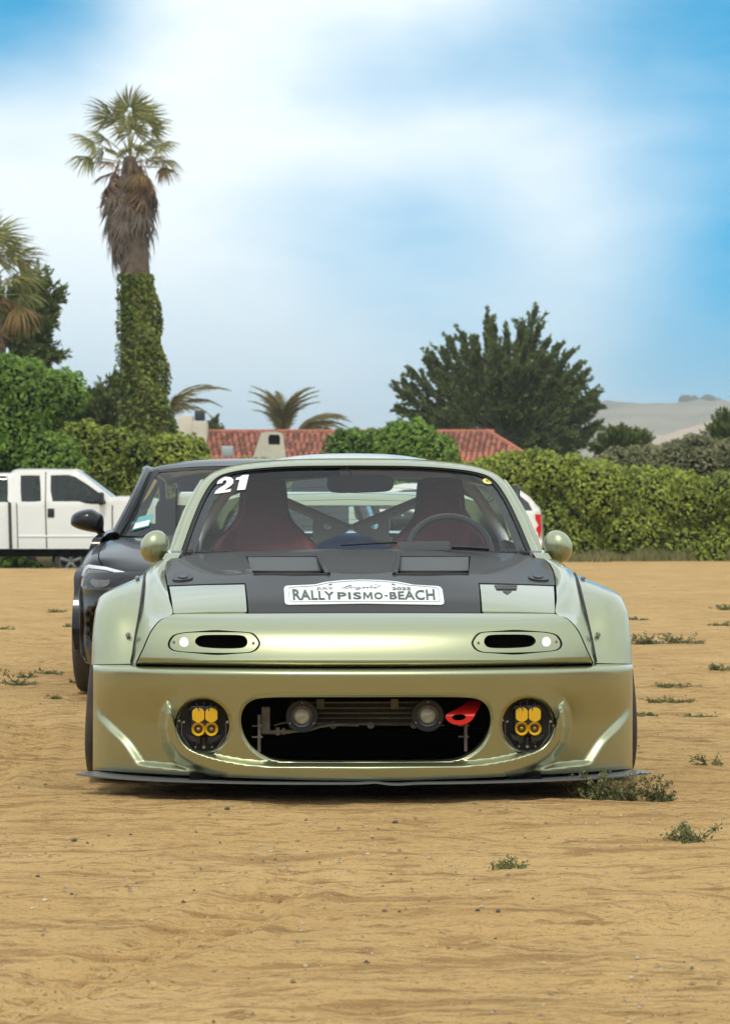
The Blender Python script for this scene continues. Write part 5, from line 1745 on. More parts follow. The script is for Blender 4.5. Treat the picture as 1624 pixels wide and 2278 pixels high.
# ---- fan palms
def fan_mesh(seed, petiole, rad, m, arc=125, droop=.35, nseg=34, tatter=0.0, green=.5):
    """fan leaf along +X: stalk then a pleated fan; tips hang"""
    rg = np.random.default_rng(seed)
    Q = []; Tn = []
    w = .022
    for (a, b) in ((0, .5), (.5, 1)):
        Q.append([(a * petiole, -w, 0), (b * petiole, -w * .7, 0), (b * petiole, w * .7, 0), (a * petiole, w, 0)]); Tn.append(.75)
        Q.append([(a * petiole, 0, -w), (b * petiole, 0, -w * .7), (b * petiole, 0, w * .7), (a * petiole, 0, w)]); Tn.append(.75)
    for k in range(nseg):
        th = R(-arc + 2 * arc * (k + .5) / nseg + rg.uniform(-2, 2))
        ln = rad * (1 - .28 * (abs(th) / R(arc)) ** 2) * rg.uniform(1 - .15 - tatter * .5, 1.05)
        d = np.array([math.cos(th), math.sin(th), 0]); sd = np.array([-d[1], d[0], 0])
        ww = rad * R(arc) * 1.9 / nseg * .5
        fold = rg.uniform(.15, .35) * ww
        base = np.array([petiole, 0, 0])
        pts = []
        for f, wk in ((.08, .25), (.55, 1.0), (.8, .55), (1.0, .08)):
            z = -droop * rad * f ** 2.4 * rg.uniform(.8, 1.2) + .22 * rad * math.cos(th) * f * (1 - f) - .18 * abs(math.sin(th)) * rad * f
            c = base + d * ln * f * (1 - .15 * droop * f) + np.array([0, 0, z])
            pts.append((c - sd * ww * wk * .5 + [0, 0, fold * wk * (1 if k % 2 else -1)], c + sd * ww * wk * .5 - [0, 0, fold * wk * (1 if k % 2 else -1)]))
        for i in range(3):
            Q.append([pts[i][0], pts[i + 1][0], pts[i + 1][1], pts[i][1]]); Tn.append(np.clip(green + rg.normal() * .16 + (.25 if i == 2 else 0), 0, 1))
    o = mkq('frond', np.array(Q), m, None, Tn)
    me = o.data
    bpy.data.objects.remove(o)
    return me


M_fan = leaf_mat('palm_green', (.060, .105, .024), (.22, .29, .070), (.40, .36, .14), trans=.3)
M_fan_y = leaf_mat('palm_turning', (.14, .12, .035), (.27, .19, .06), (.36, .22, .09), trans=.3)
M_fan_dead = leaf_mat('palm_dead', (.10, .070, .045), (.24, .155, .095), (.34, .20, .11), trans=.15)
M_fan_grey = leaf_mat('palm_thatch', (.075, .062, .050), (.19, .155, .12), (.25, .19, .14), trans=.1)
FAN_G = [fan_mesh(20 + k, 1.22, .88, M_fan, 118, .25 + .1 * k) for k in range(3)]
FAN_Y = [fan_mesh(30 + k, 1.15, .88, M_fan_y, 110, .55, tatter=.3) for k in range(2)]
FAN_D = [fan_mesh(40 + k, .70, .95, M_fan_dead, 75, .25, 26, .5) for k in range(2)]
FAN_T = [fan_mesh(50 + k, .35, 1.0, M_fan_grey, 42, .12, 20, .6) for k in range(3)]


def put(me, name, loc, direction, roll, scale, parent):
    o = bpy.data.objects.new(name, me); COL.objects.link(o); o.parent = parent
    d = Vector(direction).normalized()
    q = d.to_track_quat('X', 'Z')
    o.rotation_mode = 'QUATERNION'
    o.rotation_quaternion = q @ Quaternion((1, 0, 0), roll)
    o.location = loc; o.scale = (scale,) * 3
    return o


def fan_palm(label, base, crown, r_bot, r_top, seed, skirt, ivy_to=None, nfan=34, fs=1.0):
    rg = np.random.default_rng(seed)
    base = Vector(base); crown = Vector(crown)
    root = empty('palm_tree', base)
    tag(root, label, 'palm tree')
    c = crown - base
    H = c.z
    pts = []; rs = []
    for k in range(13):
        t = k / 12
        pts.append((c.x * t ** 1.3, c.y * t, H * t)); rs.append(r_bot + (r_top - r_bot) * min(1, t * 1.25) ** .8)
    rs[-1] *= .45
    MB().tube(pts, rs, 16).build('trunk', M_bark, root, smooth=True)
    # dead fronds hanging as a skirt
    for i in range(skirt):
        t = (i + .5) / skirt
        a = i * 2.39996 + rg.uniform(-.4, .4)
        zz = -.02 - t * 2.15
        out = np.interp(zz, [-2.2, -1.55, -1.2, -.6, -.25, 0], [.07, .10, .50, .52, .40, .40]) * rg.uniform(.5, 1.25)
        rl = r_top * .8 if zz > -1.2 else r_top * 1.12
        p = (c.x + math.cos(a) * rl, c.y + math.sin(a) * rl, H + zz)
        me = FAN_T[i % 3] if zz < -.45 or rg.random() < .5 else FAN_D[i % 2]
        put(me, 'dead_frond', p, (math.cos(a) * out, math.sin(a) * out, -1), rg.uniform(-.5, .5), rg.uniform(.8, 1.12) * fs, root)
    # living crown
    for i in range(nfan):
        t = (i + .5) / nfan
        a = i * 2.39996 + rg.uniform(-.3, .3)
        el = R(88 - 108 * t ** .9 + rg.uniform(-7, 7))
        d = (math.cos(a) * math.cos(el), math.sin(a) * math.cos(el), math.sin(el))
        me = FAN_G[i % 3] if t < .72 else (FAN_Y[i % 2] if rg.random() < .75 else FAN_D[0])
        put(me, 'frond', (c.x, c.y, H + .15 - .45 * t), d, rg.uniform(-.5, .5), rg.uniform(.86, 1.06) * fs * (1 - .12 * t), root)
    if ivy_to:
        z1 = ivy_to - base.z
        n = 15000
        z = rg.random(n) ** 1.15 * z1
        a = rg.uniform(-math.pi, math.pi, n)          # 0 = towards +X
        keep = (np.cos(a + .3) > -.55) | (rg.random(n) < .18) | (z < 1.2)
        z = z[keep]; a = a[keep]
        t = z / H
        rad = np.interp(t * 12, np.arange(13), rs) + .05 + .22 * rg.random(len(z)) ** 2 * (1.2 - z / z1) + .10 * np.sin(z * 4 + a * 3)* (np.cos(a) > 0)
        rad = rad + .22 * np.clip(1 - z / z1, 0, 1) * np.clip(np.cos(a + .2), 0, 1)
        P = np.stack([c.x * t ** 1.3 + np.cos(a) * rad, c.y * t + np.sin(a) * rad, z], 1)
        Nr = np.stack([np.cos(a), np.sin(a), 0 * a + .3], 1)
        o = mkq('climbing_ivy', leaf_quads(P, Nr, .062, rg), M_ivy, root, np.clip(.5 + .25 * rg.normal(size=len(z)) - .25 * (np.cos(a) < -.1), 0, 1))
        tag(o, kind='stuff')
    return root


b = W(322, 1240, 69.5); cr_ = W(288, 348, 70.0)
fan_palm('tall fan palm with shaggy dead skirt and ivy climbing its trunk', (b.x, 69.5, 0), cr_, .80, .36, 61, 130, W(300, 612, 70).z, 25, .94)
b = W(-62, 1240, 66); cr_ = W(-48, 640, 66.0)
fan_palm('fan palm with yellowing fronds leaning in past the dark ivy mound', (b.x, 66, 0), cr_, .5, .36, 67, 60, None, 30, 1.08)


# ---- feather palms behind the house
def feather_mesh(seed, ln, m, lw=.42):
    rg = np.random.default_rng(seed)
    Q = []; Tn = []
    n = 44
    P = []
    for k in range(n + 1):
        t = k / n
        P.append(np.array([ln * t * (1 - .12 * t), 0, ln * (.30 * t - .72 * t ** 2.6)]))
    for k in range(n):
        a, b_ = P[k], P[k + 1]
        w = .022 * (1 - k / n) + .004
        Q.append([a + [0, -w, 0], b_ + [0, -w, 0], b_ + [0, w, 0], a + [0, w, 0]]); Tn.append(.9)
        if k < 4: continue
        t = k / n
        L_ = lw * ln * .55 * math.sin(math.pi * min(1, .12 + t * .86)) * rg.uniform(.8, 1.1)
        for s in (1, -1):
            d = unit(np.array([.75, s * .75, -.55 + rg.uniform(-.45, .25)]))
            e = a + d * L_ + np.array([0, 0, -.18 * L_])
            q = np.array([.013, 0, .0])
            Q.append([a - q, a + q, e + q * .2, e - q * .2]); Tn.append(np.clip(rg.normal(.45, .2), 0, 1))
    o = mkq('feather', np.array(Q), m, None, Tn); me = o.data; bpy.data.objects.remove(o)
    return me


M_feather = leaf_mat('feather_palm_leaf', (.070, .085, .030), (.20, .20, .070), (.34, .26, .11), trans=.3)
FEA = [feather_mesh(70 + k, 1.0, M_feather) for k in range(3)]


def feather_palm(label, base, crown, fronds, seed, bare=False):
    rg = np.random.default_rng(seed)
    root = empty('feather_palm', base)
    tag(root, label, 'palm tree')
    c = Vector(crown) - Vector(base)
    MB().tube([(0, 0, 0), (c.x * .5, 0, c.z * .5), tuple(c)], [.28, .22, .2], 10).build('trunk', M_bark, root, smooth=True)
    for i, (az, el, ln) in enumerate(fronds):
        d = (math.cos(R(az)) * math.cos(R(el)), math.sin(R(az)) * math.cos(R(el)), math.sin(R(el)))
        put(FEA[i % 3], 'frond', c, d, rg.uniform(-.3, .3), ln, root)
    return root


HY = 112.0
b = W(628, 1240, HY + 6)
feather_palm('feather palm with brownish plumes rising behind the tiled ridge', (b.x, HY + 6, 0), W(628, 975, HY + 6), [(20, 76, 2.9), (170, 78, 2.8), (95, 84, 2.7), (150, 80, 2.6), (60, 80, 2.9), (185, 72, 2.4), (-20, 72, 2.7), (250, 80, 2.7), (300, 76, 2.7), (10, 68, 2.5), (120, 76, 2.5), (200, 66, 2.0), (0, 82, 2.9), (175, 84, 2.9), (330, 84, 2.8)], 3)
b = W(660, 1240, HY + 9)
feather_palm('low feather palm frond arching right over the tiled ridge', (b.x, HY + 9, 0), W(655, 975, HY + 9), [(-5, 40, 2.9), (8, 34, 2.8), (-12, 30, 2.6), (15, 46, 2.7), (40, 36, 2.4), (0, 24, 2.5), (-25, 50, 2.2), (25, 22, 2.3), (2, 46, 2.8)], 4)
b = W(385, 1240, 84)
feather_palm('arching palm frond showing beside the white chimney and ivy trunk', (b.x, 84, 0), W(374, 925, 84), [(0, 46, 2.3), (12, 34, 1.9), (-14, 24, 1.5), (170, 60, 1.4), (60, 55, 1.5), (-60, 50, 1.4), (5, 60, 1.8)], 5)


# ---- cypresses: limbs fan out from the foot, each hung with needle sprays
def cypress(label, base_u, base_v, Y, tips, seed, n_limb=70, name='cypress_tree', sz=1.0, base_z=0.0, depth=.8):
    """tips: outline of the crown as picture positions"""
    rg = np.random.default_rng(seed)
    B = W(base_u, base_v, Y)
    root = empty(name, (B.x, Y, base_z))
    tag(root, label, 'tree')
    s = Y / F
    O = np.array([0, 0, B.z - base_z])
    tp = np.array([((u - base_u) * s, (base_v - v) * s) for u, v in tips])
    Q = []; Tn = []
    limbs = MB()
    limbs.tube([(0, 0, 0), (0, 0, O[2] * .6), tuple(O + [0, 0, .6])], [.32 * sz, .26 * sz, .18 * sz], 10)

    def spray(p0, p1, rad, npts, shade):
        """needle tufts around a line, pointing along it"""
        ax = p1 - p0; ln = np.linalg.norm(ax); ax = ax / (ln + 1e-9)
        t = rg.random(npts)
        P = p0 + np.outer(t, p1 - p0)
        taper = (1 - .75 * t)[:, None]
        off = rg.normal(size=(npts, 3)) * rad * taper * .55
        P = P + off
        d = unit(ax * 1.3 + unit(off) * .75 + rg.normal(size=(npts, 3)) * .35 + [0, 0, .25])
        sd = unit(np.cross(d, rg.normal(size=(npts, 3))))
        L_ = (.12 + .12 * rg.random((npts, 1))) * (.6 + .4 * sz); w = (.022 + .020 * rg.random((npts, 1))) * max(1.0, sz)
        Q.append(np.stack([P - sd * w * .5, P + d * L_ * .5 - sd * w, P + d * L_, P + d * L_ * .5 + sd * w], 1))
        Tn.append(np.clip(shade + rg.normal(size=npts) * .2 + .25 * t, 0, 1))
    m = len(tp)
    for i in range(n_limb):
        f = (i + rg.random()) / n_limb * (m - 1)
        k = int(f); g = f - k
        tip2 = tp[k] * (1 - g) + tp[min(k + 1, m - 1)] * g
        if i >= m: pass
        if i < m:
            tip2 = tp[i]
        sc = 1.0 if i < m else rg.uniform(.45, .90)
        yy = rg.uniform(-1, 1) * depth * np.linalg.norm(tip2) * (.15 if i < m else .6)
        tip = O + np.array([tip2[0] * sc, yy, tip2[1] * sc])
        mid = O + (tip - O) * .5 + np.array([0, 0, -.06 * np.linalg.norm(tip - O)])
        limbs.tube([tuple(O), tuple(mid), tuple(tip)], [.09 * sz, .05 * sz, .012], 5, cap=False)
        path = smooth_open([O, mid, tip], 8)
        nP = len(path)
        for j in range(4, nP - 1):
            t = j / nP
            spray(path[j], path[min(j + 2, nP - 1)], (.15 - .11 * t) * sz, int(52 * sz), .3)
            # side twigs
            for q in range(3 if t < .8 else 2):
                d = unit(tip - O + rg.normal(size=3) * np.linalg.norm(tip - O) * .36 + np.array([0, 0, .3]))
                ln = rg.uniform(.4, 1.15) * sz * (1.15 - t * .65)
                p0 = path[j]
                spray(p0, p0 + d * ln, .060 * sz, int(38 * sz), .45)
    Q = np.concatenate(Q); Tn = np.concatenate(Tn)
    tr = limbs.build('trunk', M_bark, root, smooth=True)
    o = mkq('crown', Q, M_cyp, root, Tn)
    return root


tips = [(876, 985), (882, 945), (885, 905), (884, 868), (900, 850), (912, 822), (945, 800), (962, 785), (985, 775), (1000, 752), (1028, 740), (1055, 748), (1085, 702), (1100, 725), (1130, 738), (1160, 720), (1193, 686), (1200, 725), (1215, 760), (1240, 770), (1270, 784), (1290, 808), (1306, 826), (1290, 850), (1325, 872), (1318, 895), (1328, 905), (1300, 920), (1335, 948), (1310, 965), (1290, 990)]
cypress('broad dark cypress with upswept sprays standing right of the tiled roof', 1105, 985, 121, tips, 21, 84, sz=1.40)
tips = [(-60, 620), (-10, 640), (40, 640), (62, 618), (80, 608), (75, 640), (110, 628), (124, 650), (95, 665), (118, 690), (90, 700), (112, 725), (88, 745), (100, 765), (130, 792), (100, 806), (60, 800)]
cypress('dark ragged cypress showing behind the left fan palm', 0, 740, 82, tips, 22, 46, sz=.9)
tips = [(160, 960), (168, 930), (165, 912), (190, 900), (205, 885), (225, 870), (250, 850), (270, 870), (280, 900)]
cypress('small dark cypress peeking out behind the ivy covered trunk', 245, 965, 84, tips, 23, 34, sz=.8)
tips = [(1330, 998), (1345, 985), (1365, 972), (1385, 968), (1400, 978), (1430, 971), (1440, 985)]
cypress('low windswept cypress tip between the big cypress and the scrub', 1375, 1005, 92, tips, 24, 22, sz=.7)
tips = [(1575, 985), (1588, 962), (1600, 945), (1612, 930), (1640, 900), (1680, 915), (1720, 950)]
cypress('cypress branches reaching in above the grey-green scrub', 1650, 1000, 92, tips, 25, 34, sz=.8)
tips = [(462, 985), (468, 945), (480, 935), (490, 960)]
cypress('sprig of young cypress beside the white chimney', 475, 985, 116, tips, 26, 8, sz=.5)
# ------------------------------------------------------------------ house with tiled roof
M_tile = mat('terracotta_tile', (.36, .115, .060), rough=.8, color2=(.22, .085, .055), vscale=1.3, detail=6)
nt_ = M_tile.node_tree
oi_ = nt_.nodes.new('ShaderNodeObjectInfo')
hs_ = nt_.nodes.new('ShaderNodeHueSaturation')
mr_n = N(nt_, 'ShaderNodeMapRange'); mr_n.inputs['To Min'].default_value = .55; mr_n.inputs['To Max'].default_value = 1.45
nt_.links.new(oi_.outputs['Random'], mr_n.inputs['Value']); nt_.links.new(mr_n.outputs[0], hs_.inputs['Value'])
bs_ = nt_.nodes['Principled BSDF']; src_ = bs_.inputs['Base Color'].links[0].from_socket
nt_.links.new(src_, hs_.inputs['Color']); nt_.links.new(hs_.outputs[0], bs_.inputs['Base Color'])
M_stucco = mat('cream_stucco', (.66, .60, .47), rough=.9, color2=(.52, .47, .36), vscale=1.1, bump=.3, bscale=12)


def build_house():
    Y0 = HY; s = Y0 / F
    ridge_z = CH + (VH - 961) * s
    xl, xr = (418 - CU) * s, (1085 - CU) * s          # ends of the ridge
    pitch = R(21)
    run = 4.3                                            # eave stands this far in front
    root = empty('tiled_house', ((xl + xr) / 2, Y0, 0))
    tag(root, 'low house with red barrel-tile hip roof behind the hedge', 'house')
    cx = root.location.x
    hip = 2.2
    ez = ridge_z - run * math.tan(pitch)
    xl -= cx; xr -= cx
    rv = [(xl, 0, ridge_z), (xr, 0, ridge_z), (xl - hip, -run, ez), (xr + hip, -run, ez), (xl - hip, run, ez), (xr + hip, run, ez)]
    roof = mk('roof', rv, [(0, 2, 3, 1), (1, 5, 4, 0), (0, 4, 2), (1, 3, 5)], mat('roof_felt_red', (.20, .08, .05), rough=.9), root, smooth=False)
    w = MB()
    w.box(((xl + xr) / 2, 0, ez / 2 - .05), (xr - xl + 2 * hip - .8, 2 * run - .8, ez - .1))
    w.build('wall', M_stucco, root)
    # barrel tiles on the slope that faces the lot
    tw, tl = .235, .40
    V = []; Fc = []
    for j, (k, zz) in enumerate(((0, 0), (1, 0))):
        for i in range(6):
            a = math.pi * i / 5
            V.append((math.cos(a) * tw * .42 * (1 - .08 * k), -tl * (1.08 if k else 0), math.sin(a) * tw * .34 + (.03 if k else .0)))
    for i in range(5):
        Fc.append((i, i + 1, 7 + i, 6 + i))
    Fc.append(tuple(6 + i for i in range(6)))
    t0 = mk('tile', V, Fc, M_tile, None, smooth=True)
    tme = t0.data; bpy.data.objects.remove(t0)
    sl = run / math.cos(pitch)
    rows = int(sl / tl)
    rest_v = []; rest_f = []
    cand = []
    rg = random.Random(4)
    for r in range(rows):
        d = r * tl
        yy = -d * math.cos(pitch); zz = ridge_z - d * math.sin(pitch)
        a = xl - hip * d / sl; b = xr + hip * d / sl
        n = int((b - a) / tw)
        for k in range(n):
            x = a + (k + .5) * (b - a) / n
            cand.append((r, x, yy, zz + .015))
    seen = lambda c: (c[1] + cx) / s + CU
    vis = [c for c in cand if c[0] < 8 and (420 < seen(c) < 770 or 985 < seen(c) < 1125)]
    vis = vis[:300]
    vs = set(vis)
    rot = Matrix.Rotation(-pitch * -1, 4, 'X')
    for c in cand:
        M_ = Matrix.Translation((c[1], c[2], c[3])) @ Matrix.Rotation(pitch, 4, 'X') @ Matrix.Rotation(rg.uniform(-.05, .05), 4, 'Z') @ Matrix.Translation((0, 0, rg.uniform(-.01, .02)))
        if c in vs:
            o = bpy.data.objects.new('tile', tme); COL.objects.link(o); o.parent = roof; o.matrix_local = M_
        else:
            nb = len(rest_v)
            rest_v += [tuple(M_ @ Vector(p)) for p in V]; rest_f += [tuple(i + nb for i in f) for f in Fc]
    o = mk('tile_courses', rest_v, rest_f, M_tile, roof); tag(o, kind='stuff')
    rd = MB()
    k = 0; x = xl - .1
    while x < xr:
        rd.lathe([(.13, 0), (.115, .42)], (x, 0, ridge_z + .0), 'X', 10); x += .36
    rd.build('ridge_tile', M_tile, roof, smooth=True)
    for e in ((xl, xl - hip), (xr, xr + hip)):
        MB().tube([(e[0], 0, ridge_z + .03), (e[1], -run, ez + .05)], .12, 8).build('hip_tile', M_tile, roof, smooth=True)
    # tapered chimney with an arched mouth
    def chim(name, u0, u1, ut0, ut1, vt, vb, Y, label=None):
        s2 = Y / F
        X = lambda u: (u - CU) * s2 - cx
        Zv = lambda v: CH - (v - VH) * s2
        zt, zb = Zv(vt), Zv(vb)
        prof = []
        for t in np.linspace(0, 1, 9):
            prof.append((X(u0) + (X(ut0) - X(u0)) * t ** 1.0, zb + (zt - zb) * (t * .93)))
        for a in np.linspace(180, 0, 10)[1:-1]:
            prof.append(((X(ut0) + X(ut1)) / 2 + (X(ut1) - X(ut0)) / 2 * math.cos(R(a)) * 1.0, zb + (zt - zb) * (.93 + .07 * math.sin(R(a)))))
        for t in np.linspace(1, 0, 9):
            prof.append((X(u1) + (X(ut1) - X(u1)) * t, zb + (zt - zb) * (t * .93)))
        mw = (X(ut1) - X(ut0))
        mc = X(ut0) + mw * .62
        mz = zb + (zt - zb) * .80
        mo = np.array([(mc - mw * .26, mz - .28), (mc + mw * .26, mz - .28), (mc + mw * .28, mz + .02), (mc + mw * .2, mz + .14), (mc - mw * .2, mz + .14), (mc - mw * .28, mz + .02)])
        c_ = sheet('chimney', np.array(prof), [mo], .2, lambda x, z: np.stack([x, 0 * x + (Y - Y0) - .5, z], -1), M_stucco, root, rim=(0, 1.0, 0), hole_rims=[(0, .5, 0)], eps=.01)
        MB().box((mc, Y - Y0 + .05, mz - .05), (mw * .7, .1, .5)).build('flue', mat('soot', (.03, .028, .026), rough=.9), c_)
        return c_
    chim('chimney', 560, 638, 581, 629, 961, 1030, Y0 - run - .8)
    # square white chimney with a dark metal cowl
    s2 = (Y0 - 1.0) / F
    X = lambda u: (u - CU) * s2 - cx
    Zv = lambda v: CH - (v - VH) * s2
    c2 = MB()
    c2.box(((X(397) + X(430)) / 2, -1, (Zv(925) + Zv(1030)) / 2), (X(430) - X(397), 1.0, Zv(925) - Zv(1030)), bev=.04)
    c2.box(((X(430) + X(462)) / 2, -1.1, (Zv(938) + Zv(1030)) / 2), (X(462) - X(430), 1.1, Zv(938) - Zv(1030)), bev=.04)
    c2.build('white_chimney', M_stucco, root)
    cw = MB()
    cw.box(((X(434) + X(456)) / 2, -1.1, (Zv(913) + Zv(936)) / 2), (X(456) - X(434), .5, Zv(913) - Zv(936)), bev=.05)
    cw.build('chimney_cowl', mat('sooty_metal', (.04, .05, .05), rough=.5, metal=.4), root)
    vb = MB()
    vb.box((X(517), -run - .6, Zv(1010)), (.48, .3, .45), bev=.03)
    vb.build('roof_vent', mat('galvanised', (.40, .43, .43), rough=.5, metal=.3), root)


build_house()


# ------------------------------------------------------------------ far hills
def hill(name, Y, depth, line, seed, col, col2, label, rough=.16):
    line = np.array(line, float)
    x0, x1 = [(u - CU) / F * Y for u in (line[0, 0], line[-1, 0])]
    nx, ny = 140, 40
    xs = np.linspace(x0, x1, nx); ys = np.linspace(Y - depth, Y + depth * .8, ny)
    X, YY = np.meshgrid(xs, ys)
    top = CH - (spline1(line[:, 0], line[:, 1])(X / Y * F + CU) - VH) / F * Y
    t = (YY - (Y - depth)) / depth
    prof = np.where(t < 1, sstep(t) ** .9, sstep((1.8 - t) / .8))
    sc = Y / 1800
    Z = top * prof * (1 - rough * (.5 + vnoise(X / (60 * sc), YY / (150 * sc), seed)) * (1 - np.abs(prof)) * 2) - 2
    Z += (vnoise(X / (22 * sc), YY / (40 * sc), seed + 1) * 7 + vnoise(X / (7 * sc), YY / (14 * sc), seed + 2) * 2.0) * sc * np.clip(prof, 0, 1)
    V = np.stack([X, YY, Z], -1).reshape(-1, 3)
    idx = np.arange(nx * ny).reshape(ny, nx)
    Fc = [(idx[i, j], idx[i, j + 1], idx[i + 1, j + 1], idx[i + 1, j]) for i in range(ny - 1) for j in range(nx - 1)]
    o = mk(name, V, Fc, mat(name + '_dry_grass', col, rough=.95, color2=col2, vscale=.012 / sc, detail=6, spec=.1), None)
    tag(o, label, 'hill', kind='structure')
    return o


hill('hill', 1900, 700, [(1120, 1010), (1200, 920), (1260, 893), (1325, 889), (1400, 892), (1470, 894), (1500, 889), (1545, 883), (1590, 890), (1640, 895), (1800, 880), (2100, 940)], 31, (.34, .29, .19), (.12, .125, .085), 'hazy dry grass hills on the horizon')
hill('hill_slope', 1250, 330, [(1350, 1030), (1390, 995), (1450, 970), (1520, 950), (1580, 928), (1640, 912), (1760, 895), (2000, 930)], 35, (.52, .38, .26), (.42, .32, .22), 'nearer pale sandy hill slope')
# clump of trees on the ridge
rg_ = np.random.default_rng(5)
lm = []
for k in range(16):
    u = rg_.uniform(1490, 1600); p = W(u, 890 - 4 * math.sin((u - 1480) / 125 * 3.1), 1890)
    lm.append(((p.x, 1885 + rg_.uniform(-20, 20), p.z - 1), rg_.uniform(2.0, 3.6), .5))
Q, Tn = lumps_foliage([((a[0], a[1], a[2]), r, t) for a, r, t in lm], 6, .5, rg_)
o = mkq('ridge_trees', Q, M_cyp, None, Tn)
core_mesh(lm, 'ridge_core', M_core, o)
tag(o, 'dark wood along the crest of the far hill', 'trees', kind='stuff')

# ------------------------------------------------------------------ weeds and stones on the lot
M_weed = leaf_mat('weed_leaf', (.050, .080, .026), (.14, .18, .055), (.24, .24, .10))
M_stem = mat('weed_stem', (.16, .11, .06), rough=.8)
M_stone = mat('grey_pebble', (.10, .085, .070), rough=.85, var=.3, vscale=40)
M_stone_w = mat('pale_pebble', (.62, .55, .42), rough=.8, var=.15, vscale=40)


def weed(u, v, wid, hgt, label, group=None, seed=0, dens=1.0, dry=0.0):
    Y = CH * F / (v - VH)
    for _ in range(3):
        x = (u - CU) / F * Y
        Y = (CH - ground_z(x, Y)) * F / (v - VH)
    x = (u - CU) / F * Y
    s = Y / F
    rg = np.random.default_rng(1000 + seed)
    wm, hm = wid * s, hgt * s
    root = empty('weed', (x, Y, ground_z(x, Y)))
    tag(root, label, 'weed', group)
    nst = max(7, int(wm / .012 * dens))
    stems = MB(); P = []; D = []
    nc = max(1, int(wid / 60))
    cen = [((k + .5) / nc - .5 + rg.uniform(-.1, .1)) * wm * .8 for k in range(nc)]
    for k in range(nst):
        cxk = cen[k % nc]
        ang = rg.uniform(0, 2 * math.pi); reach = wm / nc * rg.uniform(.15, .75)
        h = hm * (.12 + .88 * rg.random() ** 2.2)
        p0 = np.array([cxk + rg.normal() * .01, rg.normal() * .012, -.004])
        p1 = p0 + np.array([math.cos(ang) * reach, math.sin(ang) * reach * .7, h])
        pm = (p0 + p1) / 2 + np.array([0, 0, rg.uniform(-.25, .35) * h])
        stems.tube([p0, pm, p1], [.0022, .0018, .001], 4, cap=False)
        nl = int(rg.uniform(16, 34))
        for j in range(nl):
            t = 1 - .85 * rg.random() ** 1.6
            q = (1 - t) ** 2 * p0 + 2 * t * (1 - t) * pm + t * t * p1
            P.append(q + rg.normal(size=3) * .007); D.append(rg.normal(size=3) + [0, -.2, .5])
    stems.build('stems', M_stem, root)
    P = np.array(P); P[:, 2] = np.maximum(P[:, 2], .002)
    Q = leaf_quads(P, np.array(D), .0038 + .0014 * (Y / 8), rg, 1.3, .5)
    o = mkq('leaves', Q, M_weed, root, np.clip(rg.normal(.45 + dry, .22, len(P)), 0, 1)); tag(o, kind='stuff')
    return root


weed(1375, 1778, 250, 66, 'spreading green weed tuft beside the coupe splitter', seed=1, dens=3.6)
weed(1545, 1872, 100, 42, 'small leafy green weed standing alone on the sand', seed=2, dens=1.8)
weed(1145, 1930, 60, 28, 'tiny dry sprig with dark buds on open sand', seed=3, dens=.6, dry=.3)
weed(1582, 1702, 60, 26, 'curled weed sprig near the right-hand stones', seed=4, dens=.9)
weed(1478, 1432, 150, 26, 'broad patch of grey-green weed with straggling shoots', seed=5, dens=1.6)
weed(1620, 1358, 60, 16, 'grey-green weed patch on the sand toward the right hedge', seed=6, dens=1.2)
weed(45, 1525, 90, 38, 'forked weed with a curling shoot beyond the black car shadow', seed=7, dens=.8)
gl = 'thin low streak of grey-green weed flat on the sand'
for i, (u, v, w_, h_) in enumerate([(1495, 1530, 90, 10), (1480, 1562, 110, 12), (1435, 1592, 60, 9), (1595, 1488, 60, 12), (1415, 1380, 40, 9), (180, 1520, 70, 9), (125, 1556, 45, 12), (130, 1500, 60, 10), (120, 1362, 40, 9), (155, 1394, 36, 8), (235, 1500, 40, 11), (60, 1508, 40, 11), (8, 1400, 30, 8), (1600, 1392, 40, 10), (1545, 1592, 80, 6)]):
    weed(u, v, w_, h_, 'thin low streak of weed on the sand beside the black hatchback' if u < 812 else 'thin low streak of weed on the sand right of the green coupe', 'flat weed streaks on the sand', 20 + i, .9, .1)


def stone_mesh(seed):
    rg = np.random.default_rng(seed)
    bm = bmesh.new(); bmesh.ops.create_icosphere(bm, subdivisions=2, radius=1)
    for v in bm.verts:
        n = 1 + .22 * math.sin(v.co.x * 3 + seed) * math.cos(v.co.y * 2.6) + .12 * rg.normal()
        v.co *= n
        v.co.z *= .62
    me = bpy.data.meshes.new('stone'); bm.to_mesh(me); bm.free()
    return me


ST = [stone_mesh(k) for k in range(4)]


def stone(u, v, px, label, group, m, k):
    Y = CH * F / (v - VH); x = (u - CU) / F * Y
    me = ST[k % 4].copy(); me.materials.clear(); me.materials.append(m)
    o = bpy.data.objects.new('stone', me); COL.objects.link(o)
    r = px * Y / F / 2
    o.location = (x, Y, ground_z(x, Y) + r * .35); o.scale = (r, r * .9, r); o.rotation_euler = (0, 0, k * 1.3)
    tag(o, label, 'stone', group)


stone(505, 1811, 13, 'squarish grey stone alone on the sand before the splitter', None, M_stone, 0)
for i, (u, v, r) in enumerate([(165, 1872, 14), (85, 1952, 11), (160, 1988, 8), (437, 1850, 6), (880, 1835, 14), (1062, 2018, 12), (1108, 2020, 13), (1102, 2058, 9), (1185, 1992, 7), (1175, 1625, 6), (1420, 1660, 6), (560, 2065, 5), (905, 1690, 1)][:12]):
    stone(u, v, r, 'small dark grey pebble lying on the sand', 'dark pebbles', M_stone, i)
for i, (u, v, r) in enumerate([(1085, 1981, 9), (1017, 1953, 6), (100, 1996, 12), (72, 2010, 9), (1160, 1985, 5), (1250, 1950, 5), (715, 2133, 5), (260, 1985, 5)]):
    stone(u, v, r, 'pale chalky pebble lying on the sand', 'pale pebbles', M_stone_w, i)
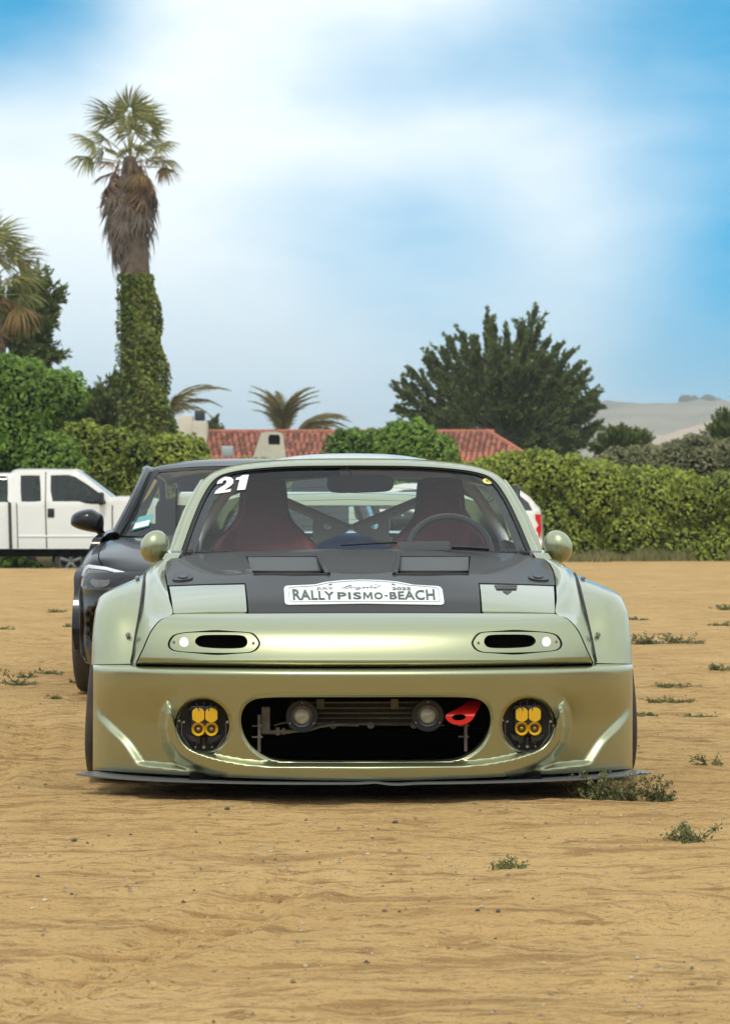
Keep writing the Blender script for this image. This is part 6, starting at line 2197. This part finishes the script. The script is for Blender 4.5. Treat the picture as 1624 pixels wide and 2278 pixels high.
# crumbs of earth and grit strewn over the lot
rg_ = np.random.default_rng(9)
n = 9500
Yg = 4.6 + 17 * rg_.random(n) ** 1.6; Xg = (rg_.random(n) - .5) * 2 * (Yg * .16)
k = ~((np.abs(Xg) < 1.05) & (Yg > 8.7) & (Yg < 12.8))
Xg = Xg[k]; Yg = Yg[k]
cl = vnoise(Xg * 1.3, Yg * 1.3, 77) + .5
k = rg_.random(len(Xg)) < np.clip((cl - .3) * 2.2, .08, 1)
Xg = Xg[k]; Yg = Yg[k]
Zg = ground_height(Xg, Yg)
rr_ = .0016 + .006 * rg_.random(len(Xg)) ** 4
oc = np.array([(1, 0, 0), (0, 1, 0), (-1, 0, 0), (0, -1, 0), (0, 0, .8), (0, 0, -.5)])
tri = [(0, 1, 4), (1, 2, 4), (2, 3, 4), (3, 0, 4)]
T3 = []
for t in tri:
    c = oc[list(t)][None] * rr_[:, None, None] * rg_.uniform(.7, 1.3, (len(rr_), 3, 1)) + np.stack([Xg, Yg, Zg + rr_ * .25], 1)[:, None]
    T3.append(c)
o = mkq('grit', np.concatenate(T3), leaf_mat('grit_mix', (.10, .07, .045), (.26, .17, .09), (.55, .45, .30), trans=0.0), None, np.tile(rg_.random(len(rr_)), 4), k=3)
tag(o, 'grit and earth crumbs strewn across the sand', 'grit', kind='stuff')

# rough grass along the foot of the hedges
rg_ = np.random.default_rng(33)


def grass_strip(x0, x1, y0, y1, n, label, name, hgt):
    X = rg_.uniform(x0, x1, n); Y = y0 + (y1 - y0) * rg_.random(n)
    Z = ground_height(X, Y)
    k = vnoise(X * .9, Y * .5, 91) + .5 > .28
    X, Y, Z = X[k], Y[k], Z[k]
    m_ = len(X)
    B = np.stack([X, Y, Z], 1)
    h = hgt * rg_.uniform(.3, 1.0, (m_, 1)) * (.5 + 1.0 * (vnoise(X * 1.7, Y, 92) + .5))[:, None]
    tip = B + np.concatenate([rg_.normal(size=(m_, 2)) * .05, h], 1)
    w_ = np.array([.012, 0, 0])
    o = mkq(name, np.stack([B - w_, B + w_, tip], 1), leaf_mat('rough_grass', (.06, .085, .022), (.17, .19, .055), (.34, .28, .12)), None, rg_.random(m_), k=3)
    tag(o, label, 'grass', kind='stuff')


grass_strip(3.0, 14, 63.6, 66.4, 16000, 'rough grass along the foot of the right hedge', 'grass', .32)
grass_strip(-13, -4.5, 46.6, 48.2, 12000, 'rough grass on the low bank before the white pickup', 'bank_grass', .05)

# ------------------------------------------------------------------ air
hz = mk('haze', [(x, y, z) for x in (-1500, 1500) for y in (-80, 3000) for z in (-3, 112)], [(0, 1, 3, 2), (4, 6, 7, 5), (0, 4, 5, 1), (2, 3, 7, 6), (0, 2, 6, 4), (1, 5, 7, 3)], None, None, smooth=False)
hm_ = bpy.data.materials.new('haze_air'); hm_.use_nodes = True
nt = hm_.node_tree; nt.nodes.clear()
oo = nt.nodes.new('ShaderNodeOutputMaterial'); pv = nt.nodes.new('ShaderNodeVolumePrincipled')
pv.inputs['Color'].default_value = (.88, .92, .95, 1); pv.inputs['Density'].default_value = .00036; pv.inputs['Anisotropy'].default_value = .2
nt.links.new(pv.outputs[0], oo.inputs['Volume'])
hz.data.materials.append(hm_)
tag(hz, 'thin pale coastal haze over the whole place', 'haze', kind='stuff')
